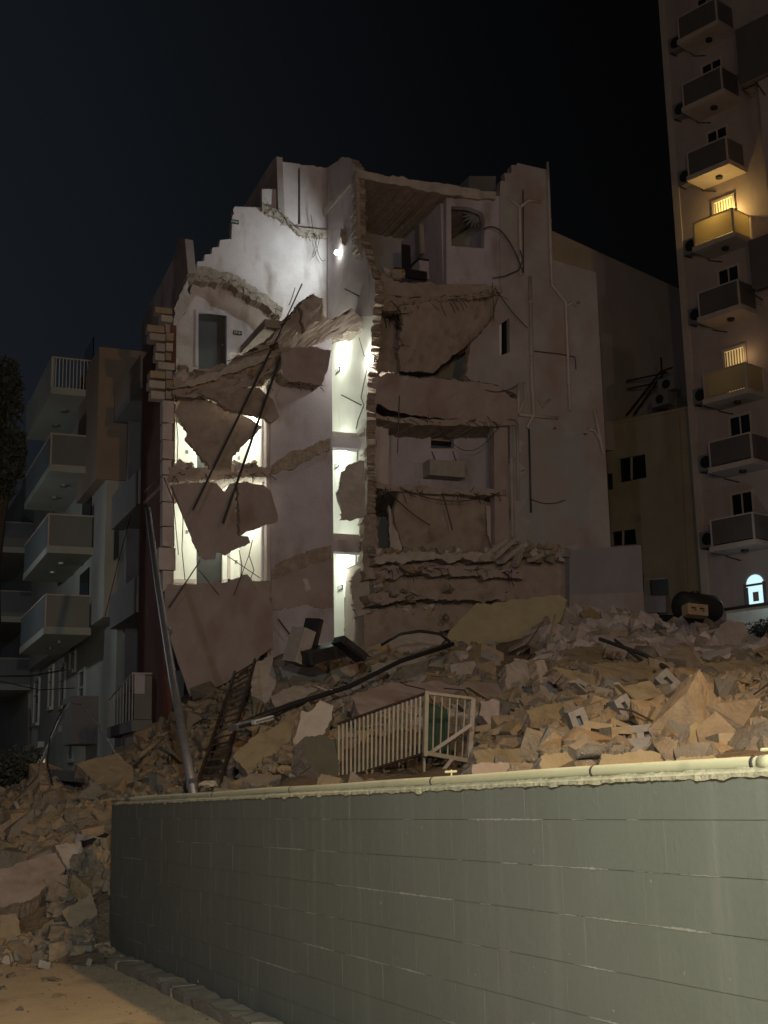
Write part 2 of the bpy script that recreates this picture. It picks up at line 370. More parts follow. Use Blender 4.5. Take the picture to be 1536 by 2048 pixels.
# ------------------------------------------------------------------ ground, road, heap
def lerp_table(x, xs, ys):
    if x <= xs[0]: return ys[0]
    for i in range(len(xs) - 1):
        if x <= xs[i + 1]:
            t = (x - xs[i]) / (xs[i + 1] - xs[i]); return ys[i] + (ys[i + 1] - ys[i]) * t
    return ys[-1]
DS = [0, 8, 12, 16, 20, 22, 24, 28, 33, 37, 40, 44]
US = [0, 110, 222, 400, 600, 900, 1200, 1536]
ZT = [[-1, -1, -1, -.9, .05, .8, 1.4, 2.2, 2.5, 2.6, 2.6, 2.6],
      [-1, -1, -1, -.9, .15, 1.1, 1.7, 2.5, 2.7, 2.7, 2.7, 2.7],
      [-1, -1, -.5, -.5, .45, 1.3, 1.9, 2.6, 3.0, 3.2, 3.2, 3.2],
      [.6, .6, .8, 1.0, 1.3, 1.8, 2.2, 3.0, 4.6, 5.2, 5.4, 5.5],
      [1.8, 1.8, 1.9, 2.0, 2.35, 2.7, 3.05, 4.1, 5.4, 6.2, 6.4, 6.5],
      [1.8, 1.8, 2.0, 2.1, 2.5, 2.9, 3.4, 4.3, 5.6, 6.5, 6.8, 6.8],
      [1.9, 1.9, 2.3, 2.9, 3.4, 3.75, 4.1, 4.6, 5.6, 6.8, 7.0, 7.0],
      [2.0, 2.05, 2.45, 3.0, 3.6, 3.9, 4.2, 4.6, 5.3, 5.9, 5.9, 5.8]]
def view_du(x, y):
    d = x * math.sin(YAW) + y * math.cos(YAW); l = x * math.cos(YAW) - y * math.sin(YAW)
    return d, 768 + F * l / max(d, 2.0)
def heap_z(x, y, rough=True):
    d, u = view_du(x, y)
    u = max(US[0], min(US[-1], u))
    for i in range(len(US) - 1):
        if u <= US[i + 1]: break
    t = (u - US[i]) / (US[i + 1] - US[i]); t = t * t * (3 - 2 * t)
    z = lerp_table(d, DS, ZT[i]) * (1 - t) + lerp_table(d, DS, ZT[i + 1]) * t
    if y < 20.6 and x > 4.0: z = min(z, 1.9 + max(0, x - 4.4) * .45)
    if y < 20.6 and x <= 4.3: z = min(z, (y - 19.2) * .25 - .05)
    if rough:
        z += .28 * noise.noise(Vector((x * .55, y * .55, 3))) + .13 * noise.noise(Vector((x * 1.6, y * 1.6, 7))) + .06 * noise.noise(Vector((x * 4, y * 4, 1)))
    return z
def ground_z(x, y):
    return 2.5 * max(0, min(1, (y - 22) / 26)) + .008 * noise.noise(Vector((x, y, 0)))
def grid(name, xs, ys, zf, mat, parent=None):
    V = []; Fc = []; nx, ny = len(xs), len(ys)
    for y in ys:
        for x in xs: V.append((x, y, zf(x, y)))
    for j in range(ny - 1):
        for i in range(nx - 1): Fc.append((j * nx + i, j * nx + i + 1, (j + 1) * nx + i + 1, (j + 1) * nx + i))
    return mesh_obj(name, V, Fc, mat, parent, None, True, False)
gx = [-600, -200, -60] + [-20 + .8 * i for i in range(36)] + [14, 30, 80, 250, 700]
gy = [-300, -60, -20] + [-6 + .9 * i for i in range(66)] + [65, 90, 200, 900]
tag(grid('ground', gx, gy, ground_z, ground_m), kind='structure')

hx = [2.0 - 4 + .22 * i for i in range(150)]
hy = [5 + .22 * i for i in range(160)]
def heap_mesh_z(x, y):
    if y < 20.5 and x < 4.3: return min(heap_z(x, y), heap_z(x, y)) if y > 18.5 else -1.5
    return heap_z(x, y)
heap = grid('rubble_heap', hx, hy, heap_mesh_z, dust_m)
tag(heap, 'dusty mound of crushed stone under the collapsed building', 'rubble', kind='stuff')

# street lamps, plus one added fill lamp on a pole (all stand outside the frame)
for i, (p, c, w, kind) in enumerate(STREET):
    gz = ground_z(p[0], p[1])
    t = thing('street_lamp', (p[0] + 1.0, p[1], gz), ['sodium street lamp behind the grey block wall', 'white street lamp on the camera side of the wall', 'unseen pinkish fill lamp added on a tall pole across the road', 'white street lamp beside the grey apartment block', 'sodium street lamp beyond the right end of the heap'][i], 'street lamp', 'street lamps around the site')
    mb = MB(); mb.tube([(p[0] + 1.0, p[1], gz), (p[0] + 1.0, p[1], p[2] - .1), (p[0] + .7, p[1], p[2] + .25), (p[0] + .1, p[1], p[2] + .3)], [.09, .06, .05, .04]); mb.build('pole', steel_m, t)
    mb = MB(); mb.box(p[0] - .3, p[0] + .25, p[1] - .12, p[1] + .12, p[2] + .22, p[2] + .36); mb.build('lamp_head', dark_m, t)
    mb = MB(); mb.box(p[0] - .25, p[0] + .2, p[1] - .09, p[1] + .09, p[2] + .17, p[2] + .22); mb.build('diffuser', emit('lamp_diffuser_%s' % i, c, 30), t)
    lamp(p, c, w, .16, t)

# ------------------------------------------------------------------ garden wall of painted blocks, pipe, kerb
WX = 4.0; WT = .23; WEND = 20.42; WTOP = 2.10
gw = thing('block_wall', (WX, WEND, 0), 'long dark grey painted concrete block wall across the foreground', 'wall')
rng = random.Random(4)
core = MB(); core.box(WX + .005, WX + WT - .005, 0.6, WEND - .012, 0, WTOP - .004); core.build('mortar', mortar_m, gw)
JOINTS = []
def block_mesh(L, h, dpt, bev, mat, name):
    bm = bmesh.new(); bmesh.ops.create_cube(bm, size=1); bmesh.ops.scale(bm, vec=(dpt, L, h), verts=bm.verts)
    if bev: bmesh.ops.bevel(bm, geom=bm.edges[:] , offset=bev, segments=1, affect='EDGES')
    me = bpy.data.meshes.new(name); bm.to_mesh(me); bm.free(); me.materials.append(mat); return me
courses = [(WTOP - .205, WTOP)]
z = WTOP - .205
while z > .02:
    courses.append((max(z - .265, 0), z)); z -= .265
cache = {}; far_mb = MB(); BL = .43
for ci, (z0, z1) in enumerate(courses):
    h = round(z1 - z0 - .0028, 4); y = WEND - (BL if ci % 2 == 0 else BL / 2) ; y0 = WEND
    cuts = [WEND]; yy = WEND - (BL * .5 if ci % 2 else BL)
    while yy > .8: cuts.append(yy + rng.uniform(-.012, .012)); yy -= BL
    cuts.append(.6)
    for k in range(len(cuts) - 1):
        a, b = cuts[k], cuts[k + 1]; L = round((a - b) - .003, 2) - .001
        # a short course of narrow cut pieces stands near the right end in the photograph
        pieces = [(a, b)]
        if ci in (1, 3) and 5.15 < (a + b) / 2 < 5.95: pieces = [(a - (a - b) * q / 4, a - (a - b) * (q + 1) / 4) for q in range(4)]
        for (pa, pb) in pieces:
            L = round((pa - pb) - .0025, 3)
            if (pa + pb) / 2 < 4.7:
                far_mb.box(WX, WX + WT, pb + .001, pa - .002, z0 + .003, z1 - .002); continue
            key = (L, h)
            if key not in cache: cache[key] = block_mesh(L, h, WT, 0, wall_paint, 'block')
            o = bpy.data.objects.new('block', cache[key]); COL.objects.link(o); o.parent = gw
            o.location = (WT / 2 + rng.uniform(-.0012, .0012), (pa + pb) / 2 - WEND, (z0 + z1) / 2)
for ci, (z0, z1) in enumerate(courses[:-1]):               # paint has flaked off the bed joints in broken dashes
    mb = MB(); prev = None; y = WEND - .05
    while y > 3.0:
        k = noise.noise(Vector((y * .45, ci * 3.7, 0))) * 1.1 + .7 * noise.noise(Vector((y * 2.3, ci * 5.1, 4))) - .10
        hh = .0065 * max(0, min(1, k * 2)) * rng.uniform(.35, 1.2); dz = rng.uniform(-.002, .002)
        cur = (Vector((WX - .0016, y, z0 + dz - hh)), Vector((WX - .0016, y, z0 + dz + hh))) if hh > .0006 else None
        if prev and cur:
            i = len(mb.v); mb.v += [prev[0], prev[1], cur[1], cur[0], prev[0] + Vector((.006, 0, 0)), prev[1] + Vector((.006, 0, 0)), cur[1] + Vector((.006, 0, 0)), cur[0] + Vector((.006, 0, 0))]
            mb.f += [(i, i + 1, i + 2, i + 3), (i, i + 3, i + 7, i + 4), (i + 1, i + 5, i + 6, i + 2)]; mb.m += [0, 0, 0]
        prev = cur; y -= rng.uniform(.012, .03)
    if mb.v: mb.build('bed_joint', joint_m, gw, fixn=False)['kind'] = 'stuff'
o = far_mb.build('block_run', wall_paint, gw); o['kind'] = 'stuff'
# rough crust of mortar along the top edge
mb = MB(); n = 520; prev = None
for i in range(n + 1):
    y = WEND - .3 - (WEND - 3.6) * i / n
    d = -.003 - .034 * max(0, noise.noise(Vector((y * 6.1, 0, 2))) + .05 + .6 * noise.noise(Vector((y * .7, 9, 2)))) - .007 * rng.random(); o2 = .004 + .012 * rng.random()
    ring = [Vector((WX - o2, y, WTOP + d)), Vector((WX - o2 * 1.2, y, WTOP + .012)), Vector((WX + .03, y, WTOP + .03 + .01 * rng.random())), Vector((WX + .16, y, WTOP + .02)), Vector((WX + .18, y, WTOP - .003)), Vector((WX + .002, y, WTOP - .003))]
    b = len(mb.v); mb.v += ring
    if i:
        for k in range(6): mb.f.append((b - 6 + k, b - 6 + (k + 1) % 6, b + (k + 1) % 6, b + k)); mb.m.append(0)
mb.build('mortar_bead', bead_m, gw)
# plastic pipe on top
gp = thing('plastic_pipe', (WX + .05, 10, WTOP), 'cream plastic pipe lying along the top of the grey wall', 'pipe')
pts = []
for i in range(40):
    y = 19.6 - (19.6 - 3.4) * i / 39
    pts.append((WX + .055 + .02 * noise.noise(Vector((y * .3, 1, 1))), y, WTOP + .058 + .012 * noise.noise(Vector((y * .5, 4, 1)))))
mb = MB(); mb.tube(pts, .034, 12); mb.build('pipe_run', pvc_m, gp, True)
def pipe_at(y):
    i = min(range(len(pts)), key=lambda k: abs(pts[k][1] - y)); return pts[i]
for y, L, r in ((6.75, .01, .0365), (8.95, .01, .0365), (5.30, .012, .037), (5.20, .06, .039), (12.2, .01, .036), (14.9, .01, .036)):
    p = pipe_at(y); mb = MB(); mb.tube([(p[0], y - L, p[2]), (p[0], y + L, p[2])], r, 12); mb.build('coupling', pvc_m if L > .03 else pipe_dark, gp, True)
for y in (8.7, 5.22):
    p = pipe_at(y); mb = MB(); mb.tube([(p[0] + .02, y, p[2] + .02), (p[0] + .02, y, p[2] + .075)], .006, 6); mb.tube([(p[0] - .03, y, p[2] + .06), (p[0] + .06, y, p[2] + .062)], .008, 6); mb.build('clip', pvc_m, gp)
gp2 = MB(); a = Vector((WX + .07, 20.1, WTOP + .02)); gp2.tube([(WX + .25, 21.6, 2.16), (WX + .13, 20.3, 2.15), (WX + .10, 18.8, 2.175), (WX + .09, 17.6, 2.16)], .03, 10)
tag(gp2.build('loose_pipe', pvc_m, None, True), 'loose grey pipe length lying on the far end of the wall', 'pipe')

# kerb stones at the foot of the wall
kb = thing('kerb', (WX - .3, 12, 0)); tag(kb, kind='structure')
y = WEND + .2; rng = random.Random(9)
while y > 6:
    L = rng.uniform(1.6, 3.2); w = .36 + rng.uniform(-.05, .03); h = .13 + rng.uniform(-.02, .02)
    bm = bmesh.new(); bmesh.ops.create_cube(bm, size=1); bmesh.ops.scale(bm, vec=(w, L + .004, h), verts=bm.verts)
    bmesh.ops.bevel(bm, geom=bm.edges[:], offset=.02, segments=2, affect='EDGES')
    bmesh.ops.subdivide_edges(bm, edges=[e for e in bm.edges if e.calc_length() > .3], cuts=14, use_grid_fill=True)
    for v in bm.verts:
        v.co += Vector((noise.noise(v.co * 5 + Vector((y, 0, 0))), 0, noise.noise(v.co * 6 + Vector((0, y, 9))))) * .035
    me = bpy.data.meshes.new('kerb_stone'); bm.to_mesh(me); bm.free(); me.materials.append(kerb_m)
    o = bpy.data.objects.new('kerb_stone', me); COL.objects.link(o); o.parent = kb
    o.location = (WX - w / 2 - .006 - (WX - .3), y - L / 2 - 12, h / 2 - .02 ); y -= L

# ------------------------------------------------------------------ collapsed building
YP, YB, XR = 34.7, 37.7, 13.8
CB = thing('collapsed_building', (10.5, YP, 4), 'half collapsed stone apartment building with torn floors and lit stairwell', 'building')
slab('back_wall', [(655, 470, 'j'), (600, 464, 'j'), (560, 432, 'j'), (530, 415), (470, 413, 'j'), (464, 440), (463, 478), (440, 480), (438, 494), (425, 495), (423, 508), (410, 509), (408, 522), (395, 523), (393, 540), (384, 541, 'j'), (378, 600, 'j'), (345, 640, 'j'), (340, 745), (292, 745), (292, 760), (662, 760)],
     PY(YB), (0, .25, 0), [plaster, broken], CB, holes=[(397, 625, 453, 738)], amp=2.5)  # upper wall in darker plaster: its weaker light put into the colour
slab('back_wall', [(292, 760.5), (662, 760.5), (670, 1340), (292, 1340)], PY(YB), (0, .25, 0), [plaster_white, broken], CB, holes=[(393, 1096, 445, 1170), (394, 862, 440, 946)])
for (x0, y0, x1, y1, nm) in ((394, 620, 456, 745, 'd'), (390, 1090, 448, 1175, 'd'), (391, 855, 443, 950, 'd')):
    d = slab('door', [(x0, y0), (x1, y0), (x1, y1), (x0, y1)], PY(YB + .14), (0, .05, 0), door_m if y0 < 700 else black_m, CB)  # lower two: darkness of the open doorways put into a black sheet
    a, b = hit(x0 + 3, y0 + 5, PY(YB - .02)), hit(x1 - 3, y1 - 6, PY(YB - .02))
    if y0 < 700:
        mb = MB(); w = .09
        mb.box(a.x - w, a.x, YB - .03, YB - .001, b.z, a.z + w); mb.box(b.x, b.x + w, YB - .03, YB - .001, b.z, a.z + w); mb.box(a.x, b.x, YB - .03, YB - .001, a.z, a.z + w)
        mb.build('door_frame', plaster_mauve, d)
        p = hit(445, 690, PY(YB + .1)); mb = MB(); mb.sphere(p, .035, 8); mb.build('handle', steel_m, d)
# penthouse
slab('penthouse_wall', [(553, 322), (600, 328), (602, 330), (628, 331, 'j'), (655, 335), (656, 476), (600, 470), (555, 436), (524, 424), (524, 378), (553, 378)], PY(YB + .05), (0, .2, 0), [plaster, broken], CB, holes=[(596, 334, 600.5, 448)])
slab('penthouse_side_wall', [(545, 320), (553, 313), (557, 425), (486, 425), (487, 414)], PX(hit(553, 380, PY(YB)).x), (.2, 0, 0), concrete_pink, CB)
slab('floor_edge', [(524, 403, 'j'), (560, 420, 'j'), (600, 455), (656, 461), (656, 474, 'j'), (600, 470, 'j'), (560, 437, 'j'), (524, 420)], PY(YB - .16), (0, .16, 0), [broken, broken], CB, amp=3, step=5, rough=.035)
slab('stair_stub', [(380, 532, 'j'), (430, 538, 'j'), (475, 553, 'j'), (520, 585, 'j'), (566, 616), (562, 634, 'j'), (515, 603, 'j'), (470, 573, 'j'), (430, 563, 'j'), (374, 562, 'j')], PY(YB - .42), (0, .42, 0), [broken, broken], CB, amp=4, step=6, rough=.035)
slab('parapet_wall', [(357, 475), (370, 478), (376, 545), (344, 612), (344, 700), (283, 720), (284, 640), (348, 515)], PX(hit(366, 520, PY(YB)).x), (.25, 0, 0), [concrete_pink, broken], CB)
# side wall of the stair, lit from inside; upper part coloured duller to stand for its weaker light
slab('stair_side_wall', [(655, 335), (672, 324, 'j'), (685, 314, 'j'), (703, 318, 'j'), (712, 338, 'j'), (716, 420, 'j'), (714, 470, 'j'), (735, 520, 'j'), (750, 560, 'j'), (746, 630), (655, 640)], PX(XR), (.25, 0, 0), [plaster, broken], CB, amp=3)
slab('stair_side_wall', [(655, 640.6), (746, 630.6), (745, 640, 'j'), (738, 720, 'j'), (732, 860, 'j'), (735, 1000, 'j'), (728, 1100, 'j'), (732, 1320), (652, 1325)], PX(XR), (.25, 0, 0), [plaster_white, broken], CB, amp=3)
slab('wall_end', [(711, 341), (719, 345), (722, 500, 'j'), (760, 560, 'j'), (757, 700, 'j'), (752, 860, 'j'), (745, 960, 'j'), (758, 1100, 'j'), (775, 1300), (728, 1300, 'j'), (725, 1100, 'j'), (734, 1000, 'j'), (729, 860, 'j'), (738, 720, 'j'), (745, 640, 'j'), (744, 580, 'j'), (724, 530, 'j'), (713, 470, 'j')], PY(YP - .1), (.05, .5, 0), [broken, broken], CB, amp=3.5, step=7, rough=.035)
slab('floor_edge', [(682, 455, 'j'), (712, 498, 'j'), (742, 545), (736, 556, 'j'), (705, 516, 'j'), (680, 472)], PY(YP + 1.2), (.3, .6, 0), [broken, broken], CB, amp=3, step=6, rough=.035)
# core wall in front of the stair
slab('core_wall', [(541, 765), (560, 760, 'j'), (590, 700, 'j'), (640, 672, 'j'), (663, 662), (669, 1330), (541, 1330)], PY(YP), (0, .25, 0), [plaster_mauve, broken], CB)
slab('stair_scar', [(543, 930, 'j'), (575, 909, 'j'), (605, 900, 'j'), (661, 876), (661, 900, 'j'), (610, 922, 'j'), (575, 940, 'j'), (543, 948)], PY(YP - .07), (0, .07, 0), [broken, broken], CB, amp=3, step=6, rough=0.018)
slab('stair_scar', [(543, 1140, 'j'), (570, 1120, 'j'), (600, 1108, 'j'), (662, 1090), (662, 1118, 'j'), (620, 1128, 'j'), (575, 1150, 'j'), (543, 1158)], PY(YP - .06), (0, .06, 0), [broken, broken], CB, amp=3, step=6, rough=0.018)
slab('torn_plaster', [(543, 1160, 'j'), (600, 1135, 'j'), (664, 1115), (665, 1215, 'j'), (600, 1210, 'j'), (543, 1222)], PY(YP - .035), (0, .034, 0), [concrete_pink, broken], CB, amp=3, step=6, rough=0.018)
slab('plaster_patch', [(605, 1158, 'j'), (614, 1157, 'j'), (622, 1178, 'j'), (612, 1182, 'j')], PY(YP - .045), (0, .01, 0), plaster, CB, amp=1.5, step=5)
x541 = hit(541, 950, PY(YP)).x
for (ya, yb) in ((770, 1330),):
    za, zb = hit(541, yb, PY(YP)).z, hit(541, ya, PY(YP)).z
    mb = MB(); mb.box(x541 - .01, x541 + .2, YP + .26, YB - .002, za, zb); mb.build('partition_wall', plaster_white, CB)
    mb = MB(); mb.box(x541 - .10, x541 - .012, YP + .05, YP + .24, za, zb); mb.build('door_jamb', plaster, CB)
    mb = MB(); mb.box(x541 - .06, x541 - .012, YP + .62, YP + .74, za, zb); mb.build('door_jamb', plaster_mauve, CB)
# stair landings and treads in the shaft
for yv, th in ((878, 10), (1087, 12)):
    a = hit(664, yv, PY(YP)); x1 = XR - .004
    hgt = hit(664, yv - th, PY(YP)).z - a.z
    mb = MB(); mb.box(a.x - .02, x1, YP + .27, YP + .62, a.z - hgt, a.z + hgt); mb.build('landing_slab', plaster_mauve, CB)
    for k in range(4):
        mb = MB(); mb.box(a.x - .1, x1, YP + .36 + k * .05, YP + .60, a.z + hgt + .002 + k * .06, a.z + hgt + .055 + k * .06); mb.build('stair_tread', concrete_pale, CB)
slab('landing_slab', [(664, 668), (700, 655, 'j'), (744, 648), (744, 660, 'j'), (700, 664, 'j'), (664, 678)], PY(YP - .05), (0, .9, 0), [plaster, broken], CB, amp=2, rough=.035)
mb = MB(); zt = hit(640, 655, PY(YP)).z; mb.box(x541 + .01, hit(664, 660, PY(YP)).x, YP + .5, YB - .003, zt + .02, zt + .26); mb.build('landing_slab', concrete, CB)
for (a, b) in (((683, 790), (722, 810)), ((690, 578), (718, 592)), ((700, 1170), (712, 1185))):
    mb = MB(); mb.tube([hit(*a, PX(XR - .08)), hit(*b, PX(XR - .08))], .022, 8); mb.build('handrail', rust_m, CB)
mb = MB(); mb.tube([hit(690, 1195, PX(XR - .05)), hit(690, 1235, PX(XR - .05)), hit(722, 1262, PX(XR - .05))], .02, 6); mb.build('handrail', rust_m, CB)
# left rooms: floors, outer wall
slab('floor_slab', [(338, 934, 'j'), (400, 936, 'j'), (541, 934), (541, 954, 'j'), (450, 958, 'j'), (338, 964, 'j')], PY(YP - .04), (0, 2.95, 0), [concrete, broken], CB, amp=3, step=6, rough=.035)
slab('floor_slab', [(335, 1168, 'j'), (541, 1162), (541, 1186, 'j'), (335, 1194, 'j')], PY(YP - .04), (0, 2.95, 0), [concrete, broken], CB, amp=3, step=6, rough=.035)
slab('roof_slab', [(345, 752, 'j'), (420, 738, 'j'), (500, 704, 'j'), (565, 706, 'j'), (563, 750, 'j'), (520, 772, 'j'), (430, 778, 'j'), (348, 800, 'j')], PY(YP - .15), (0, 3.0, 0), [concrete, broken], CB, amp=5, step=8, rough=.035)
for i, (o1, dy, pl) in enumerate(((((340, 778, 'j'), (400, 752, 'j'), (470, 728, 'j'), (540, 705, 'j'), (545, 714, 'j'), (470, 745, 'j'), (400, 768, 'j')), -.4, concrete_pale), (((350, 792, 'j'), (430, 782, 'j'), (500, 760, 'j'), (545, 735, 'j'), (548, 742, 'j'), (505, 772, 'j'), (430, 795, 'j')), -.5, concrete_pink))):
    slab('torn_screed', list(o1), PY(YP + dy), (0, .5, .05), [pl, broken], CB, amp=3, step=6, rough=.035)
zt = hit(325, 640, PY(YP)).z
mb = MB(); mb.box(8.12, 8.38, YP + .3, 38.1, 1.5, zt); mb.build('outer_wall', red_paint, CB)
rng = random.Random(21)
y = 612
while y < 1180:                                   # the torn end of the outer wall shows its blocks
    h = rng.uniform(17, 20) if y < 800 else rng.uniform(28, 60)
    if y < 800: spans = [(rng.uniform(290, 314), 330), (331, rng.uniform(340, 352))] if rng.random() < .75 else [(rng.uniform(312, 320), 350)]
    elif 1085 < y < 1140: spans = [(318, 352)]
    else: spans = [(325.5, rng.uniform(343, 350))]
    if y < 640: spans = [(315 + rng.uniform(-8, 8), 345)]
    for (xa, xb) in spans:
        dd = rng.uniform(-.12, .02) if y < 800 else rng.uniform(-.05, .01)
        a = hit(xa, y + .8, PY(YP)); b = hit(xb, y + h - .8, PY(YP))
        mb = MB(); mb.box(a.x, b.x - .012, YP + dd, YP + .297, b.z - (.010 if y >= 800 else 0), a.z - .008)
        o = mb.build('block', ((concrete_pale, concrete_pink, block_m)[rng.randint(0, 2)] if y < 800 else plaster), CB)
        if y < 800:
            o.rotation_euler = (0, 0, 0)
    y += h
slab('torn_plaster', [(345, 650, 'j'), (352, 610, 'j'), (374, 560, 'j'), (382, 600, 'j'), (360, 640, 'j'), (352, 745, 'j'), (342, 745)], PY(YB - .5), (0, .45, 0), [plaster, broken], CB, amp=3, step=7, rough=0.018)
# hanging floor slabs on the left
def hang(name, out, dy, tilt, az, th, mats, d_at=(440, 900), amp=2.5, parent=CB):
    base = hit(d_at[0], d_at[1], PY(YP + dy)); a = R(az); t = R(tilt)
    n = Vector((math.sin(a) * math.cos(t), -math.cos(a) * math.cos(t), math.sin(t)))
    return slab(name, out, (base, n), -n * th, mats, parent, amp=amp, rough=.035)
hang('hanging_slab', [(350, 824, 'j'), (378, 868), (370, 876), (377, 883, 'j'), (390, 898, 'j'), (419, 934), (463, 934), (466, 909, 'j'), (524, 853), (504, 838, 'j'), (453, 819, 'j'), (429, 807, 'j'), (402, 787), (362, 800)], -.35, 12, -8, .16, [concrete, broken])
hang('hanging_slab', [(402, 784, 'j'), (440, 770, 'j'), (520, 776, 'j'), (548, 800), (560, 832), (543, 845, 'j'), (510, 828, 'j'), (453, 816, 'j')], -.55, 20, 6, .14, [concrete, broken], (500, 810))
hang('hanging_slab', [(345, 972, 'j'), (382, 966, 'j'), (433, 966), (450, 986), (463, 968, 'j'), (473, 965), (476, 1000, 'j'), (480, 1071), (497, 1073), (502, 1086, 'j'), (450, 1110), (434, 1102), (429, 1118), (412, 1120), (399, 1112, 'j'), (384, 1076)], -.35, -10, -6, .16, [concrete_pink, broken], (430, 1000))
hang('hanging_slab', [(474, 965, 'j'), (494, 963, 'j'), (527, 970), (541, 983), (556, 1030), (555, 1041, 'j'), (481, 1071, 'j'), (477, 1000, 'j')], -.55, -14, 12, .16, [concrete_pink, broken], (510, 1010))
hang('hanging_slab', [(331, 1178, 'j'), (392, 1172, 'j'), (446, 1167, 'j'), (494, 1149, 'j'), (504, 1159, 'j'), (510, 1182, 'j'), (541, 1186, 'j'), (547, 1254, 'j'), (546, 1292, 'j'), (500, 1332, 'j'), (440, 1372, 'j'), (380, 1394), (362, 1340), (328, 1240)], -.7, 8, -10, .18, [concrete_pink, broken], (440, 1270))
# broken pile-up over the lit shaft
slab('broken_slab', [(508, 694, 'j'), (545, 676, 'j'), (575, 640, 'j'), (605, 606, 'j'), (626, 588, 'j'), (645, 594), (648, 634, 'j'), (668, 640, 'j'), (702, 616, 'j'), (738, 648), (742, 664, 'j'), (700, 662, 'j'), (664, 674, 'j'), (625, 690, 'j'), (575, 706, 'j'), (530, 712, 'j')], PY(YP - .1), (0, .9, .1), [concrete, broken], CB, holes=[[(538, 692), (556, 684), (558, 697), (546, 702)]], amp=5, step=7, rough=.035)
slab('broken_slab', [(561, 705, 'j'), (600, 694, 'j'), (662, 700), (655, 740, 'j'), (640, 771, 'j'), (610, 766, 'j'), (580, 764, 'j'), (563, 740)], PY(YP - .7), (0, .7, .05), [concrete_pink, broken], CB, amp=3, rough=.035)
slab('broken_slab', [(598, 612, 'j'), (625, 590, 'j'), (645, 596), (642, 640, 'j'), (610, 662, 'j')], PY(YP - .35), (0, .5, 0), [concrete, broken], CB, amp=4, rough=.035)
for (a, b, r, dy) in (((604, 568), (546, 694), .03, -.75), ((542, 700), (386, 1019), .05, -.95), ((560, 715), (446, 1046), .055, -1.0), ((400, 1122), (338, 1215), .03, -1.0), ((548, 694), (455, 722), .018, -.6), ((455, 1112), (520, 1156), .016, -.6), ((500, 1105), (468, 1190), .016, -.9), ((398, 1140), (438, 1190), .014, -.9), ((556, 1238), (582, 1272), .03, -.9), ((345, 985), (357, 1110), .016, -.5), ((328, 955), (346, 1000), .02, -.5)):
    mb = MB(); mb.bar(hit(*a, PY(YP + dy)), hit(*b, PY(YP + dy)), r * 1.6, r); mb.build('steel_bar', dark_m if r > .02 else rust_m, CB)

# right hand half: torn rooms
YR, YRB = 34.9, 38.3
slab('roof_slab', [(712, 338, 'j'), (850, 362, 'j'), (992, 384), (992, 398, 'j'), (900, 390, 'j'), (770, 366, 'j'), (712, 354)], PY(YR - .1), (0, 3.7, 0), [concrete_pale, broken], CB, amp=2.5, rough=.035)
slab('rear_wall', [(700, 352), (1010, 400), (1010, 1130), (700, 1130)], PY(YRB), (0, .25, 0), [plaster_grey], CB)
slab('front_wall', [(893, 396, 'j'), (930, 398, 'j'), (1003, 392), (1003, 578), (893, 572)], PY(YR + .04), (0, .23, 0), [plaster_mauve, broken], CB, holes=[[(902, 412), (938, 414), (965, 424), (970, 440), (968, 497), (903, 492)]])
xk = hit(893, 500, PY(YR)).x
za, zb = hit(893, 572, PY(YR)).z, hit(893, 400, PY(YR)).z
mb = MB(); mb.box(xk - .02, xk + .12, YR + .28, YRB - .003, za, zb); mb.build('partition_wall', plaster_mauve, CB)
slab('floor_slab', [(742, 560, 'j'), (770, 548, 'j'), (800, 564, 'j'), (900, 566, 'j'), (1005, 570), (1005, 584, 'j'), (930, 590, 'j'), (850, 598, 'j'), (800, 592, 'j'), (742, 588, 'j')], PY(YR - .12), (0, 3.4, 0), [concrete, broken], CB, amp=3, step=7, rough=.035)
slab('torn_mesh', [(752, 588, 'j'), (850, 596, 'j'), (992, 582, 'j'), (985, 592, 'j'), (890, 602, 'j'), (820, 612, 'j'), (770, 622, 'j'), (750, 615, 'j')], PY(YR - .3), (0, .4, 0), [broken, broken], CB, amp=4, step=5, rough=.035)
hang('hanging_slab', [(800, 612, 'j'), (890, 600, 'j'), (992, 580), (1003, 590), (1020, 634, 'j'), (985, 655, 'j'), (930, 695, 'j'), (866, 746, 'j'), (800, 742, 'j'), (796, 690, 'j'), (805, 650, 'j')], .35, -22, 14, .17, [concrete, broken], (900, 660))
slab('wall_fragment', [(754, 632, 'j'), (790, 640, 'j'), (797, 700, 'j'), (800, 745, 'j'), (756, 745, 'j')], PY(YR + .6), (0, .25, 0), [concrete, broken], CB, amp=3, rough=.035)
slab('wall_fragment', [(752, 566, 'j'), (764, 564, 'j'), (766, 640, 'j'), (760, 690, 'j'), (750, 700)], PY(YR - .2), (0, .3, 0), [broken, broken], CB, amp=3, rough=.035)
hang('hanging_slab', [(744, 756, 'j'), (775, 746, 'j'), (830, 756, 'j'), (930, 764, 'j'), (985, 768, 'j'), (1035, 800), (1036, 838, 'j'), (960, 842, 'j'), (880, 836, 'j'), (800, 826, 'j'), (746, 806)], -.15, -30, 3, .2, [concrete_pink, broken], (890, 800))
slab('slab_edge', [(738, 826, 'j'), (790, 834, 'j'), (880, 838, 'j'), (1030, 840), (1030, 850, 'j'), (880, 852, 'j'), (800, 846, 'j'), (738, 838)], PY(YR - .2), (0, 1.6, .02), [concrete, broken], CB, amp=2, step=6, rough=.035)
slab('room_wall', [(744, 836), (1018, 850), (1014, 990), (744, 976)], PY(YR + 1.3), (0, .2, 0), [plaster_mauve, broken], CB, holes=[(862, 858, 908, 897)])
slab('return_wall', [(744, 846), (777, 850), (777, 972, 'j'), (746, 962, 'j')], PY(YR + .5), (0, .18, 0), [plaster, broken], CB)
